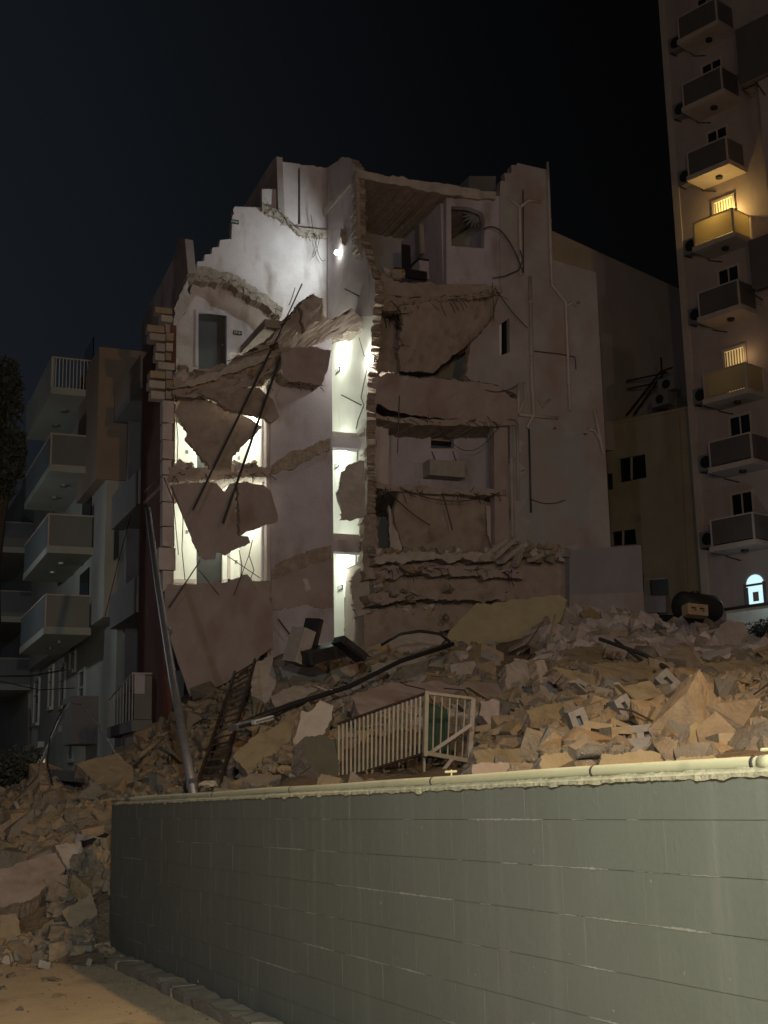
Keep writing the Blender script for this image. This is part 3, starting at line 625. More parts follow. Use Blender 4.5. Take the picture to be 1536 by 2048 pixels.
slab('return_wall', [(980, 852), (1004, 852), (1006, 980, 'j'), (984, 978)], PY(YR + .6), (0, .18, 0), [plaster, broken], CB)
slab('floor_slab', [(738, 960, 'j'), (790, 970, 'j'), (900, 977, 'j'), (1015, 978), (1015, 992, 'j'), (900, 988, 'j'), (790, 982, 'j'), (738, 976, 'j')], PY(YR - .1), (0, 3.3, 0), [concrete, broken], CB, amp=2.5, step=6, rough=.035)
hang('hanging_slab', [(800, 985, 'j'), (900, 990, 'j'), (980, 1005), (984, 1060, 'j'), (972, 1112, 'j'), (815, 1116, 'j'), (795, 1060, 'j'), (788, 1020)], .5, -8, 6, .14, [concrete, broken], (880, 1050))
slab('torn_plaster', [(778, 1010, 'j'), (790, 1030, 'j'), (806, 1110), (782, 1112, 'j'), (778, 1060, 'j')], PY(YR + .3), (0, .1, 0), [plaster, broken], CB, amp=2, rough=0.018)
slab('torn_plaster', [(972, 1010, 'j'), (990, 1008), (988, 1080, 'j'), (982, 1112, 'j'), (974, 1060, 'j')], PY(YR + .3), (0, .1, 0), [plaster, broken], CB, amp=2, rough=0.018)
slab('column', [(988, 850), (1016, 850), (1020, 1112), (990, 1112)], PY(YR + .02), (0, .3, 0), [concrete_pink, broken], CB)
pw = slab('standing_wall', [(1035, 326), (1096, 340), (1107, 520), (1192, 545), (1229, 1235), (1040, 1240), (1022, 1100, 'j'), (1017, 985, 'j'), (1022, 850, 'j'), (1036, 790, 'j'), (990, 772, 'j'), (930, 768, 'j'), (940, 690, 'j'), (985, 640, 'j'), (1000, 582), (1000, 378, 'b'), (1034, 330)], PY(YR), (0, .3, 0), [plaster_grey, broken], CB, holes=[[(998, 650), (1019, 636), (1020, 704), (999, 712)]], amp=3)
slab('window_pane', [(996, 630), (1024, 630), (1024, 716), (996, 716)], PY(YR + .2), (0, .02, 0), glass_dark, pw)
slab('window_frame', [(995, 652), (1003, 648), (1003, 710), (995, 714)], PY(YR + .12), (0, .05, 0), white_paint, pw)
slab('grey_render_patch', [(1040, 845, 'j'), (1170, 870, 'j'), (1180, 1000, 'j'), (1150, 1090, 'j'), (1060, 1090, 'j'), (1042, 980, 'j')], PY(YR - .012), (0, .012, 0), [material('blue_grey_render', (.35, .345, .365), .92, (.30, .29, .31), .9, .6, .2, 16, stain=(.9, (1, 1, .7), (.34, .29, .285), .48, .7)), plaster_grey], CB, amp=10, step=10)
slab('chimney', [(938, 352), (992, 352), (992, 384), (938, 380)], PY(YR + 2.2), (0, .7, 0), dim_wall, CB)
# crushed storeys below
for i, (o1, yy, th, mm) in enumerate([
    ([(728, 1120, 'j'), (800, 1108, 'j'), (900, 1112, 'j'), (1000, 1122, 'j'), (1125, 1105, 'j'), (1150, 1200), (728, 1300)], 34.6, 1.6, concrete),
    ([(728, 1140, 'j'), (830, 1128, 'j'), (930, 1134, 'j'), (1040, 1142, 'j'), (1045, 1158, 'j'), (930, 1152, 'j'), (830, 1148, 'j'), (728, 1160, 'j')], 34.2, .8, concrete_pink),
    ([(735, 1190, 'j'), (840, 1176, 'j'), (940, 1180, 'j'), (1030, 1186, 'j'), (1030, 1204, 'j'), (940, 1200, 'j'), (840, 1198, 'j'), (740, 1212, 'j')], 34.0, .8, concrete),
    ([(728, 1230, 'j'), (790, 1215, 'j'), (880, 1222, 'j'), (880, 1290), (728, 1300)], 33.8, .8, concrete),
    ([(752, 1112, 'j'), (840, 1104, 'j'), (990, 1108, 'j'), (990, 1122, 'j'), (840, 1120, 'j'), (752, 1128, 'j')], 34.1, .7, concrete_pale)]):
    slab('crushed_floor', o1, PY(yy), (0, th, 0), [mm, broken], CB, amp=5, step=7, rough=.035)
for (a, b, w) in (((985, 1118), (1032, 1076), .16), ((1000, 1124), (1040, 1090), .3), ((960, 1120), (1012, 1080), .1), ((1030, 1130), (1050, 1085), .2), ((1060, 1120), (1100, 1100), .25)):
    mb = MB(); mb.bar(hit(*a, PY(34.0)), hit(*b, PY(34.3)), w, .12); tag(mb.build('fallen_beam', concrete_pale, CB))

# drain pipes and cables on the standing wall
def pipe(pts, r=.045, mat=pipe_white, y=YR - .07, name='drain_pipe', n=8):
    mb = MB(); P = [hit(x, v, PY(y)) for x, v in pts]; mb.tube(P, r, n); o = mb.build(name, mat, CB, True)
    if name == 'drain_pipe' and len(P) > 1 and r > .03:
        mb = MB()
        for i in range(len(P) - 1):
            k = int((P[i + 1] - P[i]).length / 1.3)
            for q in range(1, k + 1):
                c = P[i].lerp(P[i + 1], (q - .5) / max(k, 1)); t = (P[i + 1] - P[i]).normalized() * .03; mb.tube([c - t, c + t], r * 1.22, n)
        if mb.v: mb.build('pipe_collar', mat, o)
    return o
pipe([(1042, 550), (1040, 415), (1018, 396)], .055); pipe([(1080, 403), (1056, 401), (1041, 414)], .05)
pipe([(1095, 325), (1098, 400), (1104, 570), (1132, 606), (1140, 822)], .05); pipe([(1132, 612), (1146, 604), (1152, 612), (1158, 604)], .04)
pipe([(1060, 553), (1064, 760), (1068, 830), (1054, 856)], .055); pipe([(1038, 829), (1068, 832), (1116, 836)], .05); pipe([(1038, 766), (1036, 828)], .05); pipe([(1048, 764), (1050, 800), (1038, 824)], .03)
pipe([(1189, 820), (1197, 860), (1207, 908)], .05); pipe([(1177, 858), (1190, 862), (1205, 890)], .04); pipe([(1080, 800), (1086, 815), (1100, 798)], .03)
pipe([(1022, 842), (1024, 1000), (1026, 1090)], .06, plaster_grey); pipe([(1034, 850), (1037, 1000)], .045, plaster_grey); pipe([(1058, 858), (1062, 1025)], .03, pipe_dark); pipe([(1046, 380), (1047, 545)], .02, pipe_dark)
pipe([(1068, 702), (1120, 708), (1150, 714), (1152, 738)], .018, pipe_dark, name='cable')
rng = random.Random(5)
def sag(a, b, drop, n=14):
    return [(a[0] + (b[0] - a[0]) * t / n, a[1] + (b[1] - a[1]) * t / n + drop * 4 * (t / n) * (1 - t / n)) for t in range(n + 1)]
for pts2, r, yy in ((sag((968, 458), (1046, 545), -34), .025, YR - .5), ([(1040, 500), (1046, 520), (1038, 540), (1010, 552), (985, 556)], .02, YR - .4),
                   (sag((985, 565), (988, 642), 0), .012, YR - .5), (sag((990, 575), (1055, 655), 6), .014, YR - .5), (sag((800, 746), (795, 905), 14), .015, YR - .4), (sag((930, 752), (1035, 770), 22), .016, YR - .5),
                   (sag((880, 855), (1000, 848), 50), .01, YR - .3), (sag((770, 975), (860, 1050), 6), .015, YR - .3), (sag((885, 985), (905, 1060), 0), .02, YR - .3), (sag((800, 975), (1000, 985), 22), .014, YR - .3), (sag((1062, 998), (1130, 1000), 8), .01, YR - .1),
                   (sag((622, 430), (650, 520), 30), .01, YB - .3), (sag((640, 470), (625, 515), 10), .01, YB - .3), (sag((718, 675), (738, 745), 0), .01, YP - .2), (sag((590, 575), (578, 610), 3), .015, YB - .5)):
    pipe(pts2, r, pipe_dark if r > .01 else rust_m, yy, 'cable', 5)

# dish or lamp knocked through the window, kitchen left standing in the top room
mb = MB(); c = hit(950, 432, PY(YR + .6))
for k in range(14):
    a = 2 * math.pi * k / 14
    mb.tube([c + Vector((0, 0, .0)), c + Vector((math.cos(a) * .2, .06, math.sin(a) * .2)), c + Vector((math.cos(a) * .34, .2, math.sin(a) * .30))], [.03, .05, .02], 5)
tag(mb.build('satellite_dish', dim_wall, None), 'broken grey dish seen through the hole in the top floor wall', 'dish')
def boxpx(name, x0, y0, x1, y1, Y, dep, mat, label, cat, parts=None, front=0.0):
    a, b = hit(x0, y0, PY(Y)), hit(x1, y1, PY(Y))
    t = thing(name, (a.x, Y, b.z), label, cat)
    mb = MB(); mb.box(a.x, b.x, Y, Y + dep, b.z, a.z); mb.build('body', mat, t)
    return t, a, b
t, a, b = boxpx('kitchen_cabinet', 838, 446, 874, 512, YR + 1.6, .35, dim_wall, 'tall grey kitchen cabinet hanging in the top floor room', 'cabinet')
mb = MB(); mb.box(a.x + .02, (a.x + b.x) / 2 - .01, YR + 1.57, YR + 1.599, b.z + .03, a.z - .03); mb.build('door', concrete, t)
mb = MB(); mb.box((a.x + b.x) / 2 + .01, b.x - .02, YR + 1.57, YR + 1.599, b.z + .03, a.z - .03); mb.build('door', concrete, t)
t, a, b = boxpx('kitchen_counter', 838, 520, 886, 562, YR + 1.3, .6, plaster_mauve, 'pale kitchen counter with dark top on the torn top floor', 'counter')
mb = MB(); mb.box(a.x - .05, b.x + .05, YR + 1.25, YR + 1.95, a.z, a.z + .05); mb.build('worktop', dark_m, t)
t, a, b = boxpx('television', 804, 488, 822, 540, YR + 1.2, .06, black_m, 'black flat television leaning in the top floor room', 'television')
mb = MB(); mb.box(a.x - .3, b.x + .5, YR + 1.1, YR + 1.19, b.z - .3, b.z - .02); mb.build('stand', black_m, t)
t, a, b = boxpx('hanging_box', 859, 918, 930, 955, YR + .75, .5, grey_block, 'grey box unit hanging under the small window of the torn room', 'box')
for x in (866, 908):
    p = hit(x, 908, PY(YR + 1.2)); mb = MB(); mb.tube([(p.x, YR + 1.0, a.z), (p.x, YR + 1.28, p.z + .1)], .015, 6); mb.build('hook', rust_m, t)
tr = slab('window_shutter', [(858, 854), (912, 854), (912, 884), (858, 880)], PY(YR + 1.52), (0, .04, 0), concrete_pink, CB)

# fire signs, lamps
def sign(px, py, plane, w, h, label, nrm):
    c = hit(px, py, plane); ex = Vector((1, 0, 0)) if nrm == 'y' else Vector((0, -1, 0)); ny = Vector((0, -1, 0)) if nrm == 'y' else Vector((-1, 0, 0))
    t = thing('stair_sign', c, label, 'sign')
    mb = MB(); mb.obox(c + ny * .012, (ex, ny, (0, 0, 1)), (w / 2, .008, h / 2)); mb.build('plate', sign_black, t)
    mb = MB(); q = c + ny * .024; k = w / 10; Z = Vector((0, 0, 1))
    for (x, z, ww, hh) in ((-3.7, 0, .25, 1.7), (-3.0, 1.1, .7, .25), (-3.0, -1.1, .7, .25), (-2.9, 0, .5, .2), (-1.6, .2, .25, 1.5), (-1.0, 1.0, .6, .22), (-.5, .3, .25, 1.2), (-1.0, 0, .5, .2), (1.2, 0, .25, 1.6), (1.8, 1.0, .5, .25), (1.8, -1.0, .5, .25), (2.4, 0, .25, 1.6), (3.6, 0, .35, .9)):
        mb.obox(q + ex * (x * k) + Z * (z * k), (ex, ny, Z), (ww * k * .8, .003, hh * k * .8))
    mb.build('marking', sign_white, t)
sign(469, 444, PY(YB - .002), .26, .14, 'small black sign high on the lit stepped wall', 'y')
sign(475, 666, PY(YB - .002), .27, .13, 'small black sign right of the dark upper door', 'y')
sign(676, 741, PX(XR - .002), .42, .14, 'small sign under the wall lamp of the upper lit shaft', 'x')
sign(674, 931, PX(XR - .002), .42, .14, 'small sign under the wall lamp of the middle lit shaft', 'x')
sign(681, 1176, PX(XR - .002), .42, .14, 'small sign under the wall lamp of the lowest lit shaft', 'x')
def wall_lamp(px, py, w, label, hot=False, plane=None, rad=.07, aim=None):
    p = hit(px, py, plane or PX(XR - .12)); t = thing('wall_lamp', p, label, 'lamp', 'stairwell lamps')
    mb = MB(); mb.sphere(p, rad, 10); mb.build('bulb', bulb_hot if hot else bulb_m, t, True)
    mb = MB(); mb.tube([p + Vector((.10, 0, .0)), p + Vector((.118, 0, .0))], .08, 12); mb.tube([p + Vector((.03, 0, 0)), p + Vector((.11, 0, 0))], .025, 8); mb.build('mount', steel_m, t)
    lo = lamp(p + (Vector((-.34, -.5, 0)) if aim else Vector((-.16, -.06, 0))), (.82, 1.0, .99) if py < 600 else (.90, 1.0, .80), w, .06, t, spot=130 if aim else None)
    if aim: lo.rotation_euler = (aim - p).to_track_quat('-Z', 'Y').to_euler()
wall_lamp(673, 505, 165, 'bright lamp at the top of the stairwell beside the white wall', aim=hit(570, 515, PY(YB)))
wall_lamp(677, 706, 62, 'wall lamp at the top of the upper lit shaft')
wall_lamp(677, 908, 66, 'wall lamp at the top of the middle lit shaft')
wall_lamp(680, 1130, 66, 'wall lamp at the top of the lowest lit shaft')
wall_lamp(738, 718, 20, 'brightest bare lamp on the broken wall edge right of the shaft', True, PY(YP - .62), .11)
for nm, px, py in (('upper', 470, 826), ('lower', 480, 990)):
    p = hit(px, py, PY(YP + 1.5)); t = thing('ceiling_lamp', p, 'ceiling lamp hidden behind the %s hanging slab of the lit rooms' % nm, 'lamp', 'room lamps')
    mb = MB(); mb.sphere(p, .07, 10); mb.build('bulb', bulb_m, t, True)
    mb = MB(); mb.tube([p + Vector((0, 0, .06)), p + Vector((0, 0, .16))], .05, 10); mb.build('mount', steel_m, t)
    lamp(p - Vector((0, 0, .13)), (.92, 1.0, .78), 190, .08, t)

# cracks, wires and fittings in the lit shaft
for i, pts2 in enumerate(([(735, 735), (727, 770), (722, 795), (728, 810), (716, 840), (712, 858)], [(716, 890), (713, 940), (716, 985)], [(712, 1105), (711, 1180), (713, 1270)], [(690, 1200), (696, 1225), (688, 1260), (694, 1280)], [(722, 1120), (716, 1150), (721, 1190)])):
    mb = MB(); mb.tube([hit(x, y, PX(XR - .01)) for x, y in pts2], .010 if i else .012, 5); mb.build('wall_crack' if i in (0, 3) else 'cable', rust_m, CB)
slab('broken_slab', [(676, 985, 'j'), (682, 960, 'j'), (698, 928, 'j'), (728, 922), (732, 1030, 'j'), (700, 1040, 'j'), (684, 1038, 'j'), (686, 1020), (678, 1000)], PY(YP - .25), (.05, .3, .04), [concrete_pale, broken], CB, amp=2.5, rough=.03)
slab('broken_slab', [(704, 1160, 'j'), (722, 1135, 'j'), (738, 1150), (740, 1250, 'j'), (716, 1235, 'j'), (706, 1200, 'j')], PY(YP - .15), (.05, .3, .04), [concrete_pale, broken], CB, amp=3, rough=.03)
# reinforcement bars sticking out of the torn edges
rng = random.Random(31)
def rebars(line, yy, n, L=.35, name='rebar'):
    mb = MB()
    for _ in range(n):
        t = rng.random() * (len(line) - 1); i = int(t); a, b = line[i], line[i + 1]; t -= i
        p = hit(a[0] + (b[0] - a[0]) * t, a[1] + (b[1] - a[1]) * t, PY(yy)); d = Vector((rng.uniform(-.6, .6), -rng.uniform(.3, 1), rng.uniform(-1.0, .25))).normalized() * L * rng.uniform(.4, 1.3)
        mb.tube([p + Vector((0, .1, 0)), p + d * .5, p + d + Vector((rng.uniform(-.1, .1), 0, -rng.uniform(0, .2)))], .009, 4)
    mb.build(name, rust_m, CB)['kind'] = 'stuff'
rebars([(350, 790), (430, 778), (520, 770), (560, 745)], YP - .2, 26); rebars([(340, 950), (440, 948), (540, 944)], YP - .05, 22, .3); rebars([(530, 412), (560, 428), (600, 460), (655, 467)], YB - .15, 26, .28)
rebars([(575, 765), (610, 768), (645, 770)], YP - .7, 16, .22); rebars([(745, 600), (850, 604), (990, 588)], YR - .2, 40, .4); rebars([(740, 830), (880, 842), (1030, 840)], YR - .25, 24, .3); rebars([(740, 975), (880, 984), (1010, 985)], YR - .15, 24, .35)
rebars([(735, 1140), (900, 1135), (1040, 1145)], 34.1, 26, .4); rebars([(385, 550), (470, 562), (560, 622)], YB - .42, 20, .22); rebars([(755, 620), (790, 640), (800, 700)], YR - .1, 22, .5)

# small things fixed in the lit rooms
for (x0, y0, x1, y1, mt) in ((455, 1080, 461, 1168, plaster), (456, 880, 461, 934, plaster), (346, 1158, 392, 1166, plaster), (447, 1158, 520, 1165, plaster)):
    slab('trim', [(x0, y0), (x1, y0), (x1, y1), (x0, y1)], PY(YB - .03), (0, .028, 0), mt, CB)
for (x, y) in ((470, 1120), (372, 1060), (475, 912), (372, 900)): slab('switch', [(x, y), (x + 5, y), (x + 5, y + 7), (x, y + 7)], PY(YB - .02), (0, .018, 0), dim_wall, CB)
for pts2 in ([(362, 985), (366, 1040), (364, 1100), (370, 1160)], [(352, 830), (356, 880), (354, 930)], [(478, 1100), (484, 1130), (480, 1165)], [(505, 1080), (498, 1110), (508, 1140), (500, 1160)]):
    mb = MB(); mb.tube([hit(x, y, PY(YP + .4)) for x, y in pts2], .013, 5); mb.build('cable', rust_m, CB)
mb = MB(); c = hit(492, 925, PY(YB - .2)); mb.bar(c, c + Vector((.5, 0, -.25)), .06, .04); mb.bar(c + Vector((.1, 0, .1)), c + Vector((.15, 0, -.3)), .05); mb.build('broken_bracket', rust_m, CB)
# ------------------------------------------------------------------ tower on the right
th = R(19.5); E1 = Vector((math.sin(th), -math.cos(th), 0)); M1 = Vector((math.cos(th), math.sin(th), 0)); ZV = Vector((0, 0, 1))
TD = 52.0; P0 = at(1400, 631, TD); OUT = (P0, M1); DEPB = 1.15
WAL = (P0 + M1 * DEPB, M1)
TO = Vector((P0.x, P0.y, 0)) + M1 * DEPB
def loc(p): v = p - TO; return v.dot(E1), v.dot(M1), p.z
def tw(s, m, z): return TO + E1 * s + M1 * m + ZV * z
def tbox(mb, s0, s1, m0, m1, z0, z1, m=0):
    return mb.obox(tw((s0 + s1) / 2, (m0 + m1) / 2, (z0 + z1) / 2), (E1, M1, ZV), (abs(s1 - s0) / 2, abs(m1 - m0) / 2, abs(z1 - z0) / 2), m)
TW = thing('apartment_tower', tw(4, 4, 5), 'tall pink apartment tower with stacked box balconies at the right', 'building')
sL = loc(hit(1338, 250, WAL))[0]
mb = MB(); tbox(mb, sL, sL + 11, 0, 9, 4, 48); mb.build('wall', tower_wall, TW)
mb = MB(); tbox(mb, sL + 5.2, sL + 9, -1.6, -.003, 4, 31); mb.build('side_wing', tower_wall, TW)
mb = MB(); tbox(mb, sL - .04, sL + .28, -.06, -.002, 4, 47.9); mb.build('corner_pilaster', tower_trim, TW)
rows = [(1356, 28, 1433, 2, 1439, 44, 1359, 72), (1364, 164, 1444, 134, 1448, 181, 1367, 209), (1373, 303, 1452, 275, 1458, 322, 1378, 347), (1386, 444, 1466, 419, 1469, 466, 1391, 489), (1395, 589, 1477, 562, 1481, 609, 1400, 631), (1404, 735, 1492, 713, 1495, 776, 1408, 797), (1416, 887, 1502, 868, 1507, 918, 1421, 932), (1411, 1041, 1497, 1026, 1502, 1080, 1415, 1092)]
zb = [.5 * (loc(hit(r[4], r[5], OUT))[2] + loc(hit(r[6], r[7], OUT))[2]) for r in rows]
s0s = [.5 * (loc(hit(r[0], r[1], OUT))[0] + loc(hit(r[6], r[7], OUT))[0]) for r in rows]; s1s = [.5 * (loc(hit(r[2], r[3], OUT))[0] + loc(hit(r[4], r[5], OUT))[0]) for r in rows]
bs0 = sum(s0s) / 8; bs1 = sum(s1s) / 8
dsw = loc(hit(1427, 400, WAL))[0] - bs0; dsw2 = loc(hit(1464, 390, WAL))[0] - bs0
names = ['topmost', 'second from top', 'third from top', 'warmly lit', 'fifth from top', 'sixth from top', 'seventh from top', 'lowest']
for i, z0 in enumerate(zb):
    s0, s1 = bs0 * .5 + s0s[i] * .5, bs1 * .5 + s1s[i] * .5; lit = i == 3; dim = i == 5
    b = tbox(MB(), s0 - .06, s1 + .06, -DEPB - .05, -.002, z0 - .22, z0 - .02).build('balcony_slab', tower_trim, TW); tag(b)
    pm = frost_m if (lit or dim) else glass_smoke
    tbox(MB(), s0 + .05, s1 - .07, -DEPB, -DEPB + .03, z0 + .03, z0 + .93).build('balcony_panel', pm, b)
    tbox(MB(), s1 - .04, s1, -DEPB + .08, -.06, z0 + .03, z0 + .93).build('balcony_panel', pm, b)
    tbox(MB(), s0, s0 + .04, -DEPB + .08, -.06, z0 + .03, z0 + .93).build('balcony_panel', pm, b)
    for s in (s0, s1 - .06): tbox(MB(), s - .001, s + .061, -DEPB - .012, -DEPB + .05, z0 - .02, z0 + .99).build('balcony_post', tower_trim, b)
    mb = MB(); tbox(mb, s0 + .062, s1 - .062, -DEPB - .012, -DEPB + .045, z0 + .94, z0 + .99); tbox(mb, s1 - .05, s1, -DEPB + .052, -.004, z0 + .94, z0 + .985); mb.build('balcony_rail', tower_trim, b)
    c = tw((s0 + s1) / 2 + .1, -DEPB * .5, z0 - .22); mb = MB(); mb.tube([c, c - ZV * .09], .14, 14); mb.build('soffit_light', dark_m, b, False)
    # balcony door behind
    d0, d1 = s0 + dsw, s0 + dsw2
    dz = z0 + 2.02
    mb = MB(); tbox(mb, d0, d1, -.05, -.003, z0, dz)
    dm = curtain_hot if lit else curtain_dim if dim else glass_dark
    d = mb.build('balcony_door', dm, TW)
    mb = MB()
    for (a1, a2, c1, c2) in ((d0 - .1, d0, z0, dz + .1), (d1, d1 + .1, z0, dz + .1), (d0, d1, dz, dz + .1)): tbox(mb, a1, a2, -.09, -.004, c1, c2)
    if not (lit or dim): tbox(mb, (d0 + d1) / 2 - .03, (d0 + d1) / 2 + .03, -.075, -.051, z0, dz)
    mb.build('door_frame', tower_trim, d)
    if lit or dim:
        for q in range(7):
            a1 = d0 + (d1 - d0) * (q + .25) / 7; tbox(MB(), a1, a1 + .045, -.078, -.051, z0, dz - .04).build('curtain_fold', material('curtain_fold_%d_%d' % (i, q), (.55, .42, .2), .9, None, 4, .3, 0) if q == 0 else MAT['curtain_fold_%d_0' % i], d)
    if lit: lamp(tw((s0 + s1) / 2 + .2, -DEPB * .45, z0 + 1.25), (1, .68, .20), 62, .1, b)
    if dim: lamp(tw((s0 + s1) / 2 + .4, -.45, z0 + 1.6), (1, .66, .28), 4.5, .1, b)
    # air conditioner hung left of the balcony
    a0 = s0 - 1.02
    ac = thing('air_conditioner', tw(a0, -.3, z0), ('grey air conditioner beside the %s tower balcony' % names[i]), 'air conditioner', 'air conditioners on the tower')
    tbox(MB(), a0, a0 + .82, -.40, -.08, z0 + .15, z0 + .78).build('casing', dim_wall, ac)
    c = tw(a0 + .34, -.405, z0 + .47); mb = MB(); mb.tube([c, c - M1 * .02], .24, 16); mb.build('fan_grille', black_m, ac)
    mb = MB(); mb.bar(tw(a0 + .1, -.4, z0 + .13), tw(a0 + .1, -.01, z0 + .13), .04); mb.bar(tw(a0 + .7, -.4, z0 + .13), tw(a0 + .7, -.01, z0 + .13), .04); mb.build('bracket', dark_m, ac)
    mb = MB(); mb.tube([tw(a0 + .7, -.05, z0 + .2), tw(a0 + .9, -.05, z0 - .25), tw(a0 + 1.5, -.05, z0 - .5)], .025, 6); mb.build('hose', pipe_dark, ac)
for (x0, y0, x1, y1) in ((1470, 60, 1545, 140), (1496, 482, 1550, 560)):
    pq = (TO - M1 * 1.9, M1); a, b = hit(x0, y0, pq), hit(x1, y1, pq); la, lb = loc(a), loc(b)
    tbox(MB(), la[0], lb[0] + .3, -1.9, -1.603, lb[2], la[2]).build('wall_cupboard', glass_smoke, TW)
for pts2 in ([(1476, 150), (1480, 165), (1490, 170), (1500, 160), (1515, 168), (1530, 190)], [(1485, 180), (1500, 190), (1510, 186)], [(1500, 575), (1510, 590), (1525, 600)]):
    mb = MB(); mb.tube([hit(x, y, (P0 - M1 * .48, M1)) for x, y in pts2], .03, 6); mb.build('cable', pipe_dark, TW)
# ground floor door, lit
dp = (WAL[0] - M1 * .01, M1)
a, b = loc(hit(1492, 1152, dp)), loc(hit(1531, 1215, dp))
d = tbox(MB(), a[0], b[0], -.04, -.003, b[2] - .2, a[2] - .35).build('entrance_door', win_cool, TW)
mb = MB()
for k in range(9): 
    pass
arc = [(a[0] + b[0]) / 2 + ((b[0] - a[0]) / 2) * math.cos(math.pi * k / 10) for k in range(11)]
V = [tw(arc[k], -.03, a[2] - .33 + .33 * math.sin(math.pi * k / 10)) for k in range(11)]; V2 = [v + M1 * .026 for v in V]
mesh_obj('fanlight', V + V2, [tuple(range(11))] + [tuple(range(11, 22))[::-1]] + [(k, (k + 1) % 11, 11 + (k + 1) % 11, 11 + k) for k in range(11)], win_cool, d)
mb = MB(); tbox(mb, a[0] - .09, a[0], -.1, -.003, b[2] - .2, a[2] - .3); tbox(mb, b[0], b[0] + .09, -.1, -.003, b[2] - .2, a[2] - .3); tbox(mb, a[0], b[0], -.09, -.041, a[2] - .42, a[2] - .34)
tbox(mb, a[0], a[0] + .07, -.08, -.042, b[2] - .2, a[2] - .45); mb.build('door_frame', dim_wall, d)
tbox(MB(), (a[0] + b[0]) / 2 - .1, (a[0] + b[0]) / 2 + .14, -.06, -.042, a[2] - 1.0, a[2] - .65).build('notice', cream_wall, d)
bw = thing('boundary_wall', tw(a[0], -2.5, 6), 'low white wall below the lit arched door of the tower', 'wall')
pl = (WAL[0] - M1 * 2.6, M1)
la, lb = loc(hit(1452, 1222, pl)), loc(hit(1452, 1275, pl))
tbox(MB(), la[0], la[0] + 6, -2.6, -2.4, 4, la[2]).build('wall_face', white_paint, bw)
tbox(MB(), la[0] - .05, la[0] + 6.05, -2.68, -2.35, la[2] + .001, la[2] + .1).build('coping', dark_m, bw)
wl = tw(la[0] + 2.2, -2.9, la[2] + .9); t = thing('entrance_lamp', wl, 'cool lamp lighting the low white wall by the tower door', 'lamp')
mb = MB(); mb.sphere(wl, .06, 8); mb.build('bulb', bulb_m, t, True); mb = MB(); mb.tube([wl + ZV * .05, wl + ZV * .05 + M1 * .6], .02, 6); mb.build('bracket', dark_m, t); lamp(wl - M1 * .5, (.7, .93, 1), 30, .1, t)

# cream house and the dark gable behind the collapsed building
cp = (at(1260, 950, 57.0), M1)
CH = thing('cream_house', at(1260, 1200, 57), 'cream rendered house with dark windows between ruin and tower', 'building')
wins = [[(1235, 918), (1290, 908), (1293, 955), (1238, 966)], [(1221, 1064), (1270, 1058), (1273, 1088), (1223, 1092)]]
slab('wall', [(1150, 862), (1300, 832), (1395, 812), (1420, 1230), (1150, 1230)], cp, M1 * .3, cream_wall, CH, holes=wins)
slab('roof', [(1150, 858), (1300, 828), (1395, 808), (1395, 814), (1300, 834), (1150, 864)], (cp[0] - M1 * .06, M1), M1 * 7, cream_wall, CH)
for w in wins:
    wq = slab('window', [(w[0][0] - 3, w[0][1] - 3), (w[1][0] + 3, w[1][1] - 3), (w[2][0] + 3, w[2][1] + 3), (w[3][0] - 3, w[3][1] + 3)], (cp[0] + M1 * .18, M1), M1 * .03, glass_dark, CH)
    x = (w[0][0] + w[1][0]) / 2; slab('mullion', [(x - 1.5, w[0][1] - 6), (x + 1.5, w[0][1] - 6), (x + 1.5, w[2][1] + 4), (x - 1.5, w[2][1] + 4)], (cp[0] + M1 * .1, M1), M1 * .05, tower_trim, wq)
slab('vent', [(1266, 1030), (1280, 1027), (1281, 1042), (1267, 1045)], (cp[0] - M1 * .05, M1), M1 * .048, concrete_pink, CH)
slab('wall_box', [(1216, 948), (1222, 947), (1223, 978), (1217, 979)], (cp[0] - M1 * .1, M1), M1 * .098, dark_m, CH)
slab('downpipe', [(1352, 830), (1357, 829), (1376, 1200), (1371, 1200)], (cp[0] - M1 * .14, M1), M1 * .13, cream_wall, CH)
rk = thing('antenna_frame', hit(1290, 830, (cp[0] + M1 * .5, M1)), 'dark metal lattice frame on the cream house roof', 'frame')
for (a, b) in (((1253, 830), (1322, 742)), ((1268, 828), (1330, 742)), ((1253, 762), (1335, 745)), ((1255, 778), (1330, 762)), ((1322, 715), (1326, 800)), ((1326, 742), (1345, 735))):
    mb = MB(); mb.bar(hit(*a, (cp[0] + M1 * .5, M1)), hit(*b, (cp[0] + M1 * .5, M1)), .06); mb.build('strut', dark_m, rk)
for i, (x, y) in enumerate(((1338, 770), (1325, 800))):
    p = (cp[0] + M1 * .2, M1); a, b = hit(x - 16, y - 13, p), hit(x + 16, y + 13, p); ac = thing('air_conditioner', b, 'air conditioner on the cream house roof, %s of two' % ('upper', 'lower')[i], 'air conditioner', 'roof air conditioners')
    c = (a + b) / 2; mb = MB(); mb.obox(c, (E1, M1, ZV), (.42, .2, .28)); mb.build('casing', dim_wall, ac); mb = MB(); mb.tube([c - M1 * .2, c - M1 * .215], .2, 14); mb.build('fan_grille', black_m, ac)
fp = (at(1240, 600, 60.0), E1)
FW = slab('gable_building', [(1090, 455), (1368, 582), (1390, 900), (1090, 900)], fp, -E1 * 6, far_wall)
tag(FW, 'dark rendered gable wall sloping down behind the collapsed building', 'building')
GB = thing('plain_outbuilding', hit(1210, 1215, PY(34.3)), 'plain blue grey block wall standing right of the ruin', 'building')
slab('wall', [(1139, 1100), (1282, 1090), (1289, 1235), (1139, 1235)], PY(34.3), (0, .5, 0), [material('slate_blue_render', (.30, .30, .34), .92, (.25, .25, .29), .8, .5, .2, 14), broken], GB)
